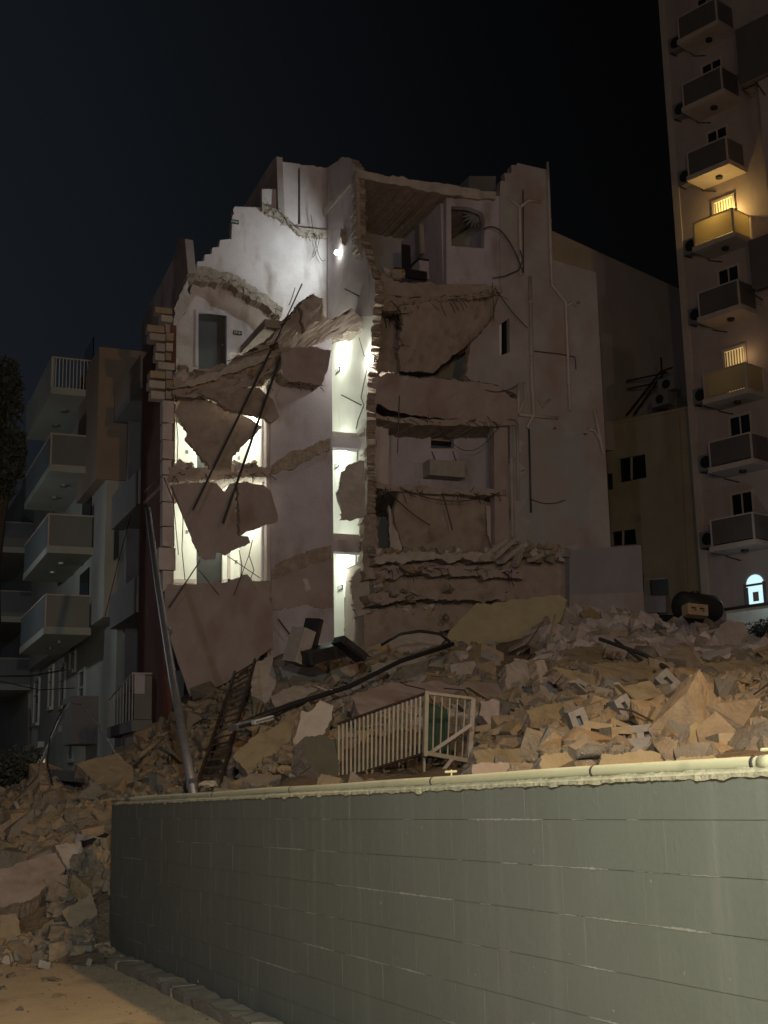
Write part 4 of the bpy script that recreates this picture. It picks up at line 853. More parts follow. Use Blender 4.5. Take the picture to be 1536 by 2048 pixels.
slab('plinth', [(1139, 1190), (1287, 1184), (1290, 1236), (1139, 1236)], PY(34.27), (0, .029, 0), plaster_grey, GB)
t = thing('water_tank', at(1400, 1215, 41), 'dark round tank lying behind the rubble crest', 'tank')
c = at(1404, 1216, 41); ax = Vector((.9, .3, 0)).normalized()
mb = MB(); mb.tube([c - ax * 1.05, c - ax * .95, c + ax * .45, c + ax * .62, c + ax * .70], [.30, .43, .43, .36, .2], 18); mb.build('shell', dark_m, t, True)
mb = MB(); mb.tube([c - ax * .3 + ZV * .40, c - ax * .3 + ZV * .48], .14, 12); mb.build('lid', black_m, t)
t = thing('metal_cabinet', at(1315, 1200, 41), 'dark metal cabinet with open flap left of the tank', 'cabinet')
slab('body', [(1288, 1158), (1330, 1155), (1332, 1225), (1288, 1225)], PY(38.2), (0, .6, 0), dim_wall, t); slab('opening', [(1302, 1160), (1336, 1158), (1338, 1190), (1304, 1190)], PY(38.1), (0, .06, 0), black_m, t)

# ------------------------------------------------------------------ buildings down the street on the left
NB = thing('loggia_building', (8.3, 38.3, 3), 'dark apartment building with recessed balconies next to the ruin', 'building')
NX = 8.2; ny0, ny1 = 38.25, 42.2
mb = MB(); mb.box(NX + 1.3, NX + 3.5, ny0, ny1, 2, 17.5); mb.build('wall', dim_wall, NB)
levels = [hit(255, v, PX(NX)).z for v in (790, 1005, 1208)]
for z in levels:
    b = MB().box(NX - .12, NX + 1.297, ny0 + .01, ny1 - .01, z - .5, z - .28).build('balcony_slab', dim_wall, NB)
    MB().box(NX - .12, NX + .02, ny0 + .02, ny1 - .02, z - .279, z + .55).build('parapet', brown_wall if z == levels[0] else dim_wall, b)
    for k in range(3):
        y = ny0 + .5 + k * 1.25; w = MB().box(NX + 1.25, NX + 1.297, y, y + 1.0, z - .27, z + 1.7).build('window', glass_dark, NB)
        MB().box(NX + 1.22, NX + 1.249, y - .04, y, z - .27, z + 1.74).build('window_frame', brown_wall, w)
for yy in (ny1 - .35,):
    MB().box(NX + .3, NX + 1.2, yy, yy + .3, 2, levels[0] - .5).build('pier', dim_wall, NB)
for k in range(6): MB().box(NX - .05, NX - .02, ny1 - .1 - k * .13, ny1 - .07 - k * .13, levels[1] - 1.5, levels[1] - .55).build('railing_bar', dark_m, NB)
pz = hit(225, 704, PY(42.6)); pz0 = hit(190, 900, PY(42.6)); pz1 = hit(262, 800, PY(42.6))
MB().box(pz0.x, pz1.x + 1.5, 42.22, 46, hit(225, 965, PY(42.6)).z, pz.z).build('stair_tower', brown_wall, NB)

FB = thing('apartment_building', (7.9, 42.4, 2.4), 'grey green apartment block with glass balconies down the left street', 'building')
FX = 7.9; BX = 6.4
ztop = hit(104, 745, PX(BX)).z; zbot = hit(110, 1302, PX(FX)).z
MB().box(FX, FX + 5, 42.3, 59.0, zbot, ztop + .3).build('upper_wall', green_wall, FB)
MB().box(FX + .45, FX + 5, 42.4, 58.9, 1.5, zbot - .002).build('lower_wall', green_wall, FB)
corners = [(104, 712, 54, 800), (102, 865, 51, 944), (97, 1026, 48, 1094), (91, 1187, 41, 1241)]
for i, (x0, y0, x1, y1) in enumerate(corners):
    a, b_ = hit(x0, y0, PX(BX)), hit(x1, y1, PX(BX)); zt = a.z; z0 = zt - 1.08; ya, yb = a.y, max(b_.y, a.y + 4.6)
    sl = MB().box(BX, FX - .003, ya, yb, z0 - .24, z0).build('balcony_slab', green_wall, FB)
    if i == 0:
        MB().box(BX, BX + .12, ya + .13, yb, z0 + .001, zt).build('parapet', green_wall, sl)
        for k in range(13):
            x = BX + .03 + (FX - BX - .08) * k / 12; MB().box(x - .012, x + .012, ya + .02, ya + .05, z0 + .001, zt - .05).build('railing_bar', white_paint, sl)
        MB().box(BX, FX - .01, ya + .01, ya + .06, zt - .049, zt).build('rail', tower_trim, sl)
    else:
        MB().box(BX + .06, FX - .06, ya + .02, ya + .04, z0 + .002, zt - .06).build('glass_panel', glass_green, sl)
        MB().box(BX + .02, BX + .04, ya + .06, yb - .05, z0 + .002, zt - .06).build('glass_panel', glass_green, sl)
        mb = MB(); mb.box(BX, FX - .01, ya, ya + .055, zt - .055, zt); mb.box(BX, BX + .055, ya + .056, yb, zt - .055, zt); mb.build('rail', tower_trim, sl)
        MB().box(BX, BX + .05, ya + .003, ya + .05, z0 + .001, zt - .056).build('post', tower_trim, sl)
    for k in (.3, .62):
        c = Vector((BX + .75, ya + (yb - ya) * k, z0 - .24)); mb = MB(); mb.tube([c, c - ZV * .07], .13, 14); mb.build('soffit_light', steel_m, sl)
    MB().box(FX - .04, FX - .003, ya + .5, ya + 2.2, z0 + .01, z0 + 2.1).build('balcony_door', glass_dark, FB)
    for k in range(2):
        y = 50.2 + k * 2.6; w = MB().box(FX - .03, FX - .003, y, y + .55, z0 + .3, z0 + 1.75).build('window', glass_dark, FB)
        MB().box(FX - .06, FX - .031, y - .06, y, z0 + .24, z0 + 1.81).build('window_frame', white_paint, w)
LX = FX + .45
def win_x(x0, x1, y0, y1, XX, frame, name='window', glass=None):
    xm, = ((x0 + x1) / 2,)
    ya, yb = hit(x1, (y0 + y1) / 2, PX(XX)).y, hit(x0, (y0 + y1) / 2, PX(XX)).y; zt, zl = hit(xm, y0, PX(XX)).z, hit(xm, y1, PX(XX)).z
    w = MB().box(XX - .02, XX - .002, ya, yb, zl, zt).build(name, glass or glass_dark, FB)
    mb = MB(); f = .13
    mb.box(XX - .08, XX - .003, ya - f, ya, zl - f, zt + f); mb.box(XX - .08, XX - .003, yb, yb + f, zl - f, zt + f); mb.box(XX - .08, XX - .003, ya, yb, zt, zt + f); mb.box(XX - .14, XX - .003, ya, yb, zl - f, zl)
    mb.box(XX - .06, XX - .021, ya, yb, zl + (zt - zl) * .66, zl + (zt - zl) * .66 + .07); mb.build('window_frame', frame, w)
for a in ((45, 53, 1385, 1464), (70, 79, 1364, 1446), (100, 107, 1338, 1414)): win_x(*a, LX, white_paint)
for a in ((122, 131, 1336, 1412), (143, 152, 1288, 1340), (139, 148, 1465, 1518), (160, 170, 1345, 1440)): win_x(*a, LX, green_wall)
a = hit(88, 1418, PX(LX - .9)); b = hit(132, 1490, PX(LX - .9))
MB().box(LX - .9, LX - .003, 45.2, 47.0, b.z, a.z).build('bay_window', dim_wall, FB)
for (x0, x1, y) in ((30, 50, 1515), (57, 88, 1494), (130, 150, 1456)):
    ya, yb = hit(x1, y, PX(LX)).y, hit(x0, y, PX(LX)).y; z = hit((x0 + x1) / 2, y, PX(LX)).z; MB().box(LX - .25, LX - .004, ya, yb, z - .1, z + .12).build('door_hood', white_paint, FB)
mb = MB(); mb.tube([hit(58, 1352, PX(LX - .1)), hit(58, 1560, PX(LX - .1))], .09, 8); mb.build('downpipe', dim_wall, FB)
for (x, y0, y1, mt, nm) in ((68, 1536, 1580, emit('shop_light', (.7, .9, 1.0), .35), 'lit_shop_window'), (82, 1520, 1545, emit('shop_light_warm', (1, .75, .4), .5), 'lit_shop_window')):
    c0, c1 = hit(x - 6, y0, PX(LX - .05)), hit(x + 5, y1, PX(LX - .05)); MB().box(LX - .05, LX - .03, c1.y, c0.y, c1.z, c0.z).build(nm, mt, FB)
DBX = 7.2
DB = thing('far_apartment_block', (DBX, 62, 2.5), 'farthest grey block with balconies at the left edge', 'building')
MB().box(DBX + 1.0, DBX + 8, 61, 78, 2, hit(15, 985, PX(DBX)).z + 1).build('wall', green_wall, DB)
for (y) in (1015, 1152, 1290):
    a = hit(14, y, PX(DBX - .6)); z = a.z
    sl = MB().box(DBX - .6, DBX + .997, 60.5, 68, z - 1.4, z - 1.15).build('balcony_slab', green_wall, DB)
    MB().box(DBX - .58, DBX - .55, 60.6, 67.9, z - 1.149, z - .06).build('glass_panel', glass_green, sl); MB().box(DBX - .5, DBX + .99, 60.55, 60.58, z - 1.149, z - .06).build('glass_panel', glass_green, sl)
    mb = MB(); mb.box(DBX - .6, DBX + .99, 60.52, 60.6, z - .058, z); mb.box(DBX - .6, DBX - .53, 60.61, 68, z - .058, z); mb.box(DBX - .6, DBX - .54, 60.52, 60.6, z - 1.149, z - .06); mb.build('rail', tower_trim, sl)

# terrace with a railing in front of the dark building
TZ = hit(265, 1440, PY(36.2)).z; tx0 = hit(265, 1440, PY(36.2)).x; tx1 = hit(346, 1440, PY(36.2)).x
TR = thing('terrace', (tx0, 36.2, TZ), 'small stone terrace with thin metal railing left of the leaning pole', 'terrace')
MB().box(tx0 - .02, tx1, 36.2, 39.6, TZ - .3, TZ).build('platform', dim_wall, TR); MB().box(tx0 + .1, tx1 - .01, 36.5, 38.0, 2.0, TZ - .302).build('base', concrete, TR)
zr = hit(265, 1346, PY(36.2)).z
mb = MB(); mb.tube([(tx0, 39.5, zr - .45), (tx0, 36.25, zr), (tx1, 36.25, zr)], .025, 8); mb.build('handrail', pipe_white, TR)
for k in range(9): mb = MB(); y = 36.25 + k * .4; mb.tube([(tx0, y, TZ + .001), (tx0, y, zr - .45 * (y - 36.25) / 3.25)], .014, 6); mb.build('railing_bar', pipe_white, TR)
mb = MB(); mb.tube([(tx1 - .03, 36.25, TZ + .001), (tx1 - .03, 36.25, zr)], .02, 6); mb.build('railing_bar', pipe_white, TR)
MB().box(tx0 + .05, tx1 - .08, 36.26, 36.275, TZ + .02, zr - .06).build('mesh_screen', dim_wall, TR)
MB().box(tx0 + .04, tx0 + .32, 36.22, 36.245, zr - .55, zr - .03).build('notice', plaster_mauve, TR)

# ------------------------------------------------------------------ trees and shrubs
def foliage(mb, c, rad, n, rng, size):
    for _ in range(n):
        v = Vector((rng.gauss(0, 1), rng.gauss(0, 1), rng.gauss(0, 1))).normalized() * (rng.random() ** .4)
        p = c + Vector((v.x * rad[0], v.y * rad[1], v.z * rad[2])); a = Vector((rng.gauss(0, 1), rng.gauss(0, 1), rng.gauss(0, 1))).normalized(); b = a.orthogonal().normalized(); s = size * rng.uniform(.6, 1.4)
        mb.add([p - a * s, p + b * s * .45, p + a * s, p - b * s * .45], [(0, 1, 2, 3)])
def tree(name, base, height, clumps, label, leaf=.11, n=420, seed=1, cat='tree', group=None):
    rng = random.Random(seed); t = thing(name, base, label, cat, group); base = Vector(base); top = base + ZV * height * .8
    mb = MB(); mb.tube([base, base.lerp(top, .5) + Vector((.15, 0, 0)), top], [height * .03, height * .02, height * .008], 8)
    for c, r in clumps: mb.tube([base.lerp(top, .45), (base.lerp(top, .6) + c) / 2, c], [height * .014, height * .009, height * .003], 6)
    mb.build('trunk', bark_m, t, True)
    mb = MB()
    for c, r in clumps: foliage(mb, c, r, n, rng, leaf)
    mb.build('crown', leaf_m, t, fixn=False)
cl = []
rng = random.Random(8)
for (x, y, r) in ((5, 745, .55), (-20, 780, .8), (18, 775, .45), (8, 810, .6), (-10, 850, .8), (22, 880, .45), (10, 905, .7), (30, 905, .35), (5, 950, .7), (-25, 900, .9), (18, 930, .5), (-15, 975, .7)):
    cl.append((hit(x, y, PY(41)), (r, r, r * .85)))
b = hit(-40, 1560, PY(41)); tree('street_tree', (b.x, 41, ground_z(b.x, 41) - .1), 14, cl, 'dark leafy tree cut by the left edge of the picture', .13, 330, 3)
for i, (x, y, d, r, lab) in enumerate(((10, 1535, 30, .75, 'dark bush at the lower left edge below the grey block'), (45, 1550, 31, .45, 'small dark bush beside the lit shop window'), (1522, 1270, 44, .62, 'dark shrub below the low white wall at the right'))):
    c = at(x, y, d); gz = c.z - r * 1.1
    cl = [(c + Vector((rng.uniform(-.4, .4), rng.uniform(-.4, .4), rng.uniform(-.3, .4))) * r * 1.2, (r * .6, r * .6, r * .5)) for _ in range(7)]
    tree('shrub', (c.x, c.y, gz), r * 1.8, cl, lab, .07, 160, 20 + i, 'shrub', None)
# ------------------------------------------------------------------ things lying on the heap
def heap_depth(px, py, d0=9.0):
    r = ray(px, py); d = d0
    while d < 45:
        p = EYE + r * d
        if not (p.y < 20.6 and p.x < 4.4) and max(heap_z(p.x, p.y, False), -9) > p.z: return d
        d += .15
    return None
NOGO = []; NAMED = []
def remember(px, py, label): NAMED.append((px, py, label))
def fslab(name, out, d, az, tilt, th, mats, label, cat='slab', at_px=None, amp=3, step=8, group=None):
    cx = sum(p[0] for p in out) / len(out); cy = sum(p[1] for p in out) / len(out)
    ym = max(p[1] for p in out) - 3; hd = heap_depth(cx, ym)
    if hd: d = hd - .3
    at_px = (cx, ym)
    NOGO.append(([(p[0], p[1]) for p in out], d)); remember(cx, cy, label)
    pl = TP(*(at_px or (cx, cy)), d, az, tilt); o = slab(name, out, pl, -pl[1] * th, mats, None, (), amp, step, rough=.025, rlen=.14)
    return tag(o, label, cat, group)
fslab('fallen_slab', [(893, 1278), (900, 1262), (952, 1206, 'j'), (1000, 1203, 'j'), (1118, 1190), (1134, 1200, 'j'), (1112, 1250, 'j'), (1062, 1292, 'j'), (1040, 1284, 'j'), (980, 1288, 'j'), (900, 1290)], 33.5, -14, 30, .5, [olive_slab, concrete_pale], 'large tilted olive concrete slab on top of the heap', amp=4)
fslab('fallen_slab', [(1060, 1294, 'j'), (1046, 1282, 'j'), (1085, 1252, 'j'), (1112, 1195), (1136, 1200, 'j'), (1134, 1225, 'j'), (1112, 1256, 'j')], 33.0, 40, 25, .4, [concrete_pale, broken], 'pale broken end piece of the large olive slab', amp=4)
fslab('fallen_slab', [(770, 1290, 'j'), (800, 1265, 'j'), (870, 1262, 'j'), (895, 1272, 'j'), (880, 1290, 'j'), (820, 1312, 'j'), (775, 1318, 'j')], 31.5, 5, 40, .2, [concrete_pale, broken], 'pale cracked slab piece left of the large olive slab')
fslab('fallen_slab', [(700, 1392, 'j'), (760, 1370, 'j'), (870, 1362, 'j'), (900, 1370, 'j'), (980, 1366, 'j'), (1020, 1372, 'j'), (1010, 1400, 'j'), (900, 1400, 'j'), (800, 1420, 'j'), (720, 1430, 'j')], 26.5, 5, 55, .28, [concrete_pink, broken], 'wide flat slab lying behind the metal railing')
fslab('fallen_slab', [(558, 1336, 'j'), (600, 1322, 'j'), (652, 1340, 'j'), (660, 1352, 'j'), (645, 1372, 'j'), (570, 1372, 'j')], 28.5, -12, 45, .22, [concrete_pale, broken], 'pale tilted slab near the foot of the lit shaft')
fslab('fallen_slab', [(660, 1340, 'j'), (712, 1324, 'j'), (720, 1342, 'j'), (672, 1368, 'j')], 28.0, 20, 35, .3, [concrete_pale, broken], 'pale block slab right of the crumpled appliance')
fslab('fallen_slab', [(574, 1490, 'j'), (602, 1420, 'j'), (625, 1418, 'j'), (640, 1400), (668, 1412, 'j'), (664, 1440, 'j'), (645, 1470, 'j'), (604, 1500, 'j')], 23.0, -18, 30, .18, [material('pale_panel', (.56, .51, .49), .9, (.44, .39, .37), 2, .5, .4, 10), broken], 'pale smashed panel standing on edge left of the railing')
fslab('fallen_slab', [(464, 1512, 'j'), (500, 1478, 'j'), (560, 1450, 'j'), (600, 1422, 'j'), (580, 1480, 'j'), (530, 1530, 'j'), (495, 1548, 'j')], 23.5, -25, 45, .2, [concrete_olive, broken], 'brown slab leaning beside the ladder')
fslab('fallen_slab', [(610, 1475, 'j'), (640, 1468, 'j'), (675, 1478, 'j'), (680, 1560), (640, 1555, 'j'), (608, 1510, 'j')], 21.0, 10, 20, 0.4, [slate_slab, broken], 'dark grey green slab left of the railing')
fslab('fallen_slab', [(486, 1560, 'j'), (500, 1548, 'j'), (580, 1552, 'j'), (594, 1572, 'j'), (510, 1574, 'j')], 21.0, -5, 50, .16, [block_m, broken], 'slotted pale beam lying above the pipe by the ladder')
for (x0, x1, y0, az, lab) in ((948, 1072, 1500, 4, 'leftmost piece of the broken ledge behind the pipe'), (1080, 1196, 1506, 12, 'second piece of the broken ledge behind the pipe'), (1202, 1318, 1510, -4, 'third piece of the broken ledge behind the pipe'), (1326, 1430, 1516, 9, 'fourth piece of the broken ledge behind the pipe'), (1438, 1545, 1514, 0, 'rightmost piece of the broken ledge behind the pipe')):
    fslab('fallen_slab', [(x0, y0 + 4, 'j'), ((x0 + x1) / 2, y0 - 3, 'j'), (x1, y0, 'j'), (x1 + 3, y0 + 34, 'j'), (x0 - 2, y0 + 42, 'j')], 13, az, 38, .2, [concrete_olive, broken], lab, amp=5, step=6)
fslab('fallen_slab', [(945, 1530, 'j'), (1060, 1528, 'j'), (1150, 1532, 'j'), (1150, 1552, 'j'), (1040, 1558, 'j'), (945, 1564, 'j')], 12.4, 6, 20, .2, [concrete, broken], 'dark lower slab right of the railing foot', amp=3)
fslab('fallen_slab', [(1344, 1425, 'j'), (1380, 1348), (1392, 1350, 'j'), (1445, 1412, 'j'), (1410, 1420, 'j'), (1370, 1445, 'j')], 17.0, 10, 30, .22, [concrete_olive, broken], 'triangular pointed slab on the right of the heap')
fslab('fallen_slab', [(1405, 1330, 'j'), (1470, 1318, 'j'), (1540, 1330), (1540, 1346, 'j'), (1480, 1352, 'j'), (1420, 1346, 'j')], 21, 0, 60, .2, [concrete_olive, broken], 'flat slab with ragged edge at the right picture border')
fslab('fallen_slab', [(1420, 1365, 'j'), (1540, 1368), (1540, 1388, 'j'), (1425, 1380, 'j')], 18.5, 0, 50, .3, [concrete_olive, broken], 'brown slab lying below the ragged one at the right border')
fslab('fallen_slab', [(1180, 1330, 'j'), (1300, 1320, 'j'), (1330, 1352, 'j'), (1310, 1372, 'j'), (1210, 1360, 'j')], 23, 8, 60, .22, [concrete_olive, broken], 'cracked brown slab in the middle of the right heap')
fslab('fallen_slab', [(1215, 1282, 'j'), (1300, 1290, 'j'), (1400, 1322, 'j'), (1405, 1336, 'j'), (1290, 1312, 'j'), (1212, 1298, 'j')], 27, 0, 55, .18, [concrete_pale, broken], 'long pale slab edge sloping down below the rubble crest')
fslab('fallen_slab', [(1100, 1335, 'j'), (1112, 1332, 'j'), (1222, 1362, 'j'), (1215, 1384, 'j'), (1170, 1374, 'j')], 21, 15, 30, .25, [concrete_olive, broken], 'narrow beam slab left of the two hollow blocks')
fslab('fallen_slab', [(1070, 1322, 'j'), (1090, 1320, 'j'), (1128, 1398, 'j'), (1100, 1408, 'j'), (1080, 1372, 'j')], 20, 20, 30, .2, [concrete_pale, broken], 'steep beam piece with torn mesh left of the right heap')
fslab('fallen_slab', [(1430, 1260, 'j'), (1455, 1240, 'j'), (1490, 1246, 'j'), (1500, 1280, 'j'), (1470, 1308, 'j'), (1435, 1300, 'j')], 30, 0, 25, .7, [concrete_pale, broken], 'big pale boulder slab on the crest at the right')
fslab('fallen_slab', [(960, 1402, 'j'), (985, 1396, 'j'), (1020, 1408, 'j'), (1030, 1440, 'j'), (985, 1455, 'j'), (958, 1430, 'j')], 18.5, -10, 35, .2, [plaster, broken], 'pale pink smashed board right of the railing')
for (o1, az, tl, th, mm, lab) in (
    ([(1120, 1300, 'j'), (1200, 1290, 'j'), (1260, 1318, 'j'), (1240, 1338, 'j'), (1150, 1330, 'j')], 5, 62, .2, concrete_olive, 'flat brown slab under the right end of the olive slab'),
    ([(1230, 1376, 'j'), (1300, 1362, 'j'), (1345, 1400, 'j'), (1300, 1420, 'j'), (1245, 1412, 'j')], -8, 48, .25, concrete_olive, 'tilted brown slab left of the pointed slab'),
    ([(1010, 1330, 'j'), (1045, 1318, 'j'), (1062, 1350, 'j'), (1040, 1384, 'j'), (1012, 1372, 'j')], 12, 35, .3, concrete_pale, 'pale upright block below the left end of the olive slab'),
    ([(900, 1330, 'j'), (948, 1322, 'j'), (952, 1352, 'j'), (905, 1356, 'j')], 4, 30, .3, concrete_pale, 'row of pale blocks below the olive slab, left piece'),
    ([(955, 1326, 'j'), (990, 1322, 'j'), (994, 1350, 'j'), (958, 1354, 'j')], -6, 30, .3, block_m, 'row of pale blocks below the olive slab, right piece'),
    ([(1052, 1420, 'j'), (1120, 1404, 'j'), (1160, 1430, 'j'), (1130, 1458, 'j'), (1060, 1452, 'j')], 6, 45, .25, concrete_olive, 'brown slab above the front row of hollow blocks'),
    ([(1380, 1452, 'j'), (1430, 1430, 'j'), (1438, 1476, 'j'), (1400, 1506, 'j'), (1374, 1492, 'j')], 20, 30, .25, concrete_olive, 'wrinkled brown slab right of the long solid block'),
    ([(1450, 1405, 'j'), (1536, 1412), (1536, 1440, 'j'), (1490, 1432, 'j')], -5, 55, .12, concrete_pale, 'thin pale plank at the right border'),
    ([(740, 1330, 'j'), (800, 1316, 'j'), (900, 1310, 'j'), (890, 1340, 'j'), (800, 1352, 'j'), (750, 1350, 'j')], 0, 60, .15, concrete_pale, 'long pale rubble slab below the dark arching cable'),
    ([(505, 1330, 'j'), (545, 1310, 'j'), (552, 1370, 'j'), (530, 1420, 'j'), (505, 1400, 'j')], -15, 35, .2, concrete_pale, 'pale crumbled wall piece right of the ladder top'),
    ([(540, 1392, 'j'), (590, 1370, 'j'), (640, 1378, 'j'), (600, 1400, 'j'), (550, 1414, 'j')], -10, 50, .18, concrete_pale, 'pale layered slab above the smashed panel')):
    fslab('fallen_slab', o1, 20, az, tl, th, [mm, broken], lab)
# left spill
fslab('fallen_slab', [(150, 1525, 'j'), (235, 1506, 'j'), (285, 1560, 'j'), (270, 1585, 'j'), (190, 1562, 'j')], 27, -5, 50, .4, [block_m, broken], 'large pale slab on the left heap below the terrace')
fslab('fallen_slab', [(110, 1690, 'j'), (160, 1685, 'j'), (175, 1720, 'j'), (135, 1740, 'j')], 22, 10, 40, .25, [concrete_pale, broken], 'squarish pale stone in the middle of the left spill')
fslab('fallen_slab', [(0, 1740, 'j'), (120, 1700, 'j'), (130, 1740, 'j'), (60, 1800, 'j'), (0, 1815)], 21.5, 0, 50, .3, [concrete, broken], 'layered brown slab at the left picture edge')
fslab('fallen_slab', [(124, 1822, 'j'), (185, 1785, 'j'), (196, 1830, 'j'), (140, 1856, 'j')], 20.7, -15, 40, .15, [block_m, broken], 'pale flat slab leaning beside the wall end')
fslab('fallen_slab', [(0, 1830), (32, 1828, 'j'), (42, 1870, 'j'), (0, 1880)], 20.2, 0, 40, .15, [block_m, broken], 'pale flat slab at the left edge by the broken grille')
# hollow blocks in the front row of the heap
def hollow_mesh(name, L=.45, h=.26, d=.23, mat=block_m, holes=2):
    mb = MB(); w = .072; n = holes
    mb.box(0, L, 0, w, 0, h); mb.box(0, L, d - w, d, 0, h)
    for k in range(n + 1):
        x = (L - w) * k / n; mb.box(x, x + w, w + .0005, d - w - .0005, .0008, h - .0008)
    mb.box(w, L - w, w, d - w, h * .42, h * .46)
    v = [(p.x - L / 2, p.z - h / 2, d / 2 - p.y) for p in mb.v]; me = bpy.data.meshes.new(name)
    me.from_pydata(v, [], mb.f); me.materials.append(mat)
    bm = bmesh.new(); bm.from_mesh(me); bmesh.ops.recalc_face_normals(bm, faces=bm.faces)
    for vv in bm.verts: vv.co += Vector((noise.noise(vv.co * 9), noise.noise(vv.co * 9 + Vector((5, 0, 0))), noise.noise(vv.co * 9 + Vector((0, 7, 0))))) * .008
    bm.to_mesh(me); bm.free(); return me
HM = [hollow_mesh('hollow_block'), hollow_mesh('hollow_block', .30, .25, .23, block_m, 1), hollow_mesh('hollow_block', .45, .26, .20, grey_block)]
def place(me, name, p, rot, sc, label, cat, group=None):
    o = bpy.data.objects.new(name, me); COL.objects.link(o); o.location = p; o.rotation_euler = rot; o.scale = (sc, sc, sc) if isinstance(sc, (int, float)) else sc
    return tag(o, label, cat, group)
hb = [(1000, 1477, 15.5, 0, 'hollow block left of the long pale pair, near the railing'), (960, 1470, 15.6, 1, 'leftmost hollow block of the front row beside the railing'), (1035, 1470, 15.4, 1, 'hollow block standing on end in the front row'), (1197, 1474, 14.6, 1, 'hollow block in the front row left of the longest block'),
      (1238, 1478, 14.4, 1, 'hollow block with one dark hole, left half of the longest pair'), (1285, 1476, 14.4, 2, 'long solid faced block right of the one with the dark hole'), (1185, 1345, 24.5, 0, 'small hollow block upper middle of the heap'), (1200, 1346, 24.5, 1, 'hollow block right beside the small upper one'),
      (1475, 1496, 13.2, 0, 'two hole hollow block in the front row at the right'), (1372, 1398, 17.2, 2, 'hollow block against the pointed triangular slab'), (1345, 1380, 18.0, 2, 'grey hollow block tilted under the pointed slab'), (1250, 1428, 16.5, 2, 'dark grey hollow block turned on its side'), (1160, 1455, 15.5, 2, 'bluish cement block leaning in the middle of the front row'), (1500, 1460, 15, 0, 'hollow block near the right border above the front row'),
      (1390, 1222, 34, 0, 'hollow block perched on the crest near the tank'), (190, 1690, 21.5, 2, 'dark hollow block in the left spill')]
rng = random.Random(77)
for i, (x, y, d, k, lab) in enumerate(hb):
    hd = heap_depth(x, y)
    if hd: d = hd - .3
    q = 440 / d; remember(x, y, lab); NOGO.append(([(x - q, y - q), (x + q, y - q), (x + q, y + q * .6), (x - q, y + q * .6)], d))
    p = at(x, y, d); rot = (R(rng.uniform(-16, 4)) , R(rng.uniform(-10, 10)), R(-20 + rng.uniform(-25, 25)))
    if i in (2, 10, 11, 12): rot = (R(rng.uniform(-30, 30)), R(rng.uniform(30, 70)), R(rng.uniform(-50, 20)))
    place(HM[k], 'hollow_block', p, rot, 1.0 if d < 20 else 1.25, lab, 'block', 'hollow blocks on the heap')

for i in range(22):
    x = rng.uniform(950, 1530); y = rng.choice((rng.uniform(1440, 1505), rng.uniform(1340, 1450))); hd = heap_depth(x, y)
    if not hd: continue
    near = min(NAMED, key=lambda q: math.hypot(q[0] - x, q[1] - y)); side = 'left of' if x < near[0] else 'right of'
    rot = (R(90 * (rng.random() < .2) + rng.uniform(-25, 15)), R(rng.uniform(-35, 35) + 90 * (rng.random() < .3)), R(rng.uniform(-60, 25)))
    lab = ' '.join(('half buried hollow block %s the %s' % (side, near[2])).split()[:16])
    place(HM[rng.choice((0, 1, 1, 2))], 'hollow_block', at(x, y, hd - .3), rot, rng.uniform(.8, 1.0), lab, 'block', lab)
    q = 330 / hd; NOGO.append(([(x - q, y - q), (x + q, y - q), (x + q, y + q * .5), (x - q, y + q * .5)], hd))
# ------------------------------------------------------------------ scattered stones
ROCKS = []
def rock_mesh(seed, dims, n=16, mat=rubble_m, boxy=.55, name='rubble_stone'):
    r = random.Random(seed); bm = bmesh.new()
    pts2 = []
    for _ in range(n):
        v = Vector((r.uniform(-1, 1), r.uniform(-1, 1), r.uniform(-1, 1)))
        mx = max(abs(c) for c in v); v = v.lerp(v / mx, boxy) if mx > 1e-3 else v
        pts2.append(v)
    for c in ((1, 1, 1), (-1, 1, 1), (1, -1, 1), (-1, -1, -1), (1, 1, -1), (-1, 1, -1)):
        if r.random() < boxy: pts2.append(Vector(c) * r.uniform(.82, 1))
    for v in pts2: bm.verts.new((v.x * dims[0], v.y * dims[1], v.z * dims[2]))
    res = bmesh.ops.convex_hull(bm, input=bm.verts)
    bmesh.ops.delete(bm, geom=[g for g in res['geom_interior'] if isinstance(g, bmesh.types.BMVert)], context='VERTS')
    bmesh.ops.recalc_face_normals(bm, faces=bm.faces)
    me = bpy.data.meshes.new(name); bm.to_mesh(me); bm.free(); me.materials.append(mat); return me
for s in range(10): ROCKS.append(rock_mesh(s, (.5, .5 * random.Random(s).uniform(.6, .9), .5 * random.Random(s + 50).uniform(.45, .8)), 14, boxy=.45))
def chipped(seed, dims, mat, name):
    r = random.Random(seed); bm = bmesh.new(); bmesh.ops.create_cube(bm, size=2)
    for v in bm.verts: v.co = Vector((v.co.x * dims[0], v.co.y * dims[1], v.co.z * dims[2])) * r.uniform(.90, 1.04)
    bm.verts.ensure_lookup_table()
    ch = r.sample(list(bm.verts), r.randint(1, 3)); bmesh.ops.bevel(bm, geom=ch, offset=min(dims) * r.uniform(.35, .8), segments=1, affect='VERTICES')
    bmesh.ops.bevel(bm, geom=[e for e in bm.edges if r.random() < .5], offset=.012, segments=1, affect='EDGES')
    bmesh.ops.triangulate(bm, faces=[f for f in bm.faces if len(f.verts) > 4]); bmesh.ops.recalc_face_normals(bm, faces=bm.faces)
    me = bpy.data.meshes.new(name); bm.to_mesh(me); bm.free(); me.materials.append(mat); return me
BLK = [chipped(100 + s, ((.5, .27, .29), (.5, .5, .3), (.5, .22, .3), (.5, .3, .14), (.5, .36, .34))[s % 5], block_m if s % 3 else grey_block, 'stone_block') for s in range(9)]
CRK = []
CRK = [rock_mesh(300 + s, (.5, .4, .36), 14, crest_m, .6) for s in range(8)]
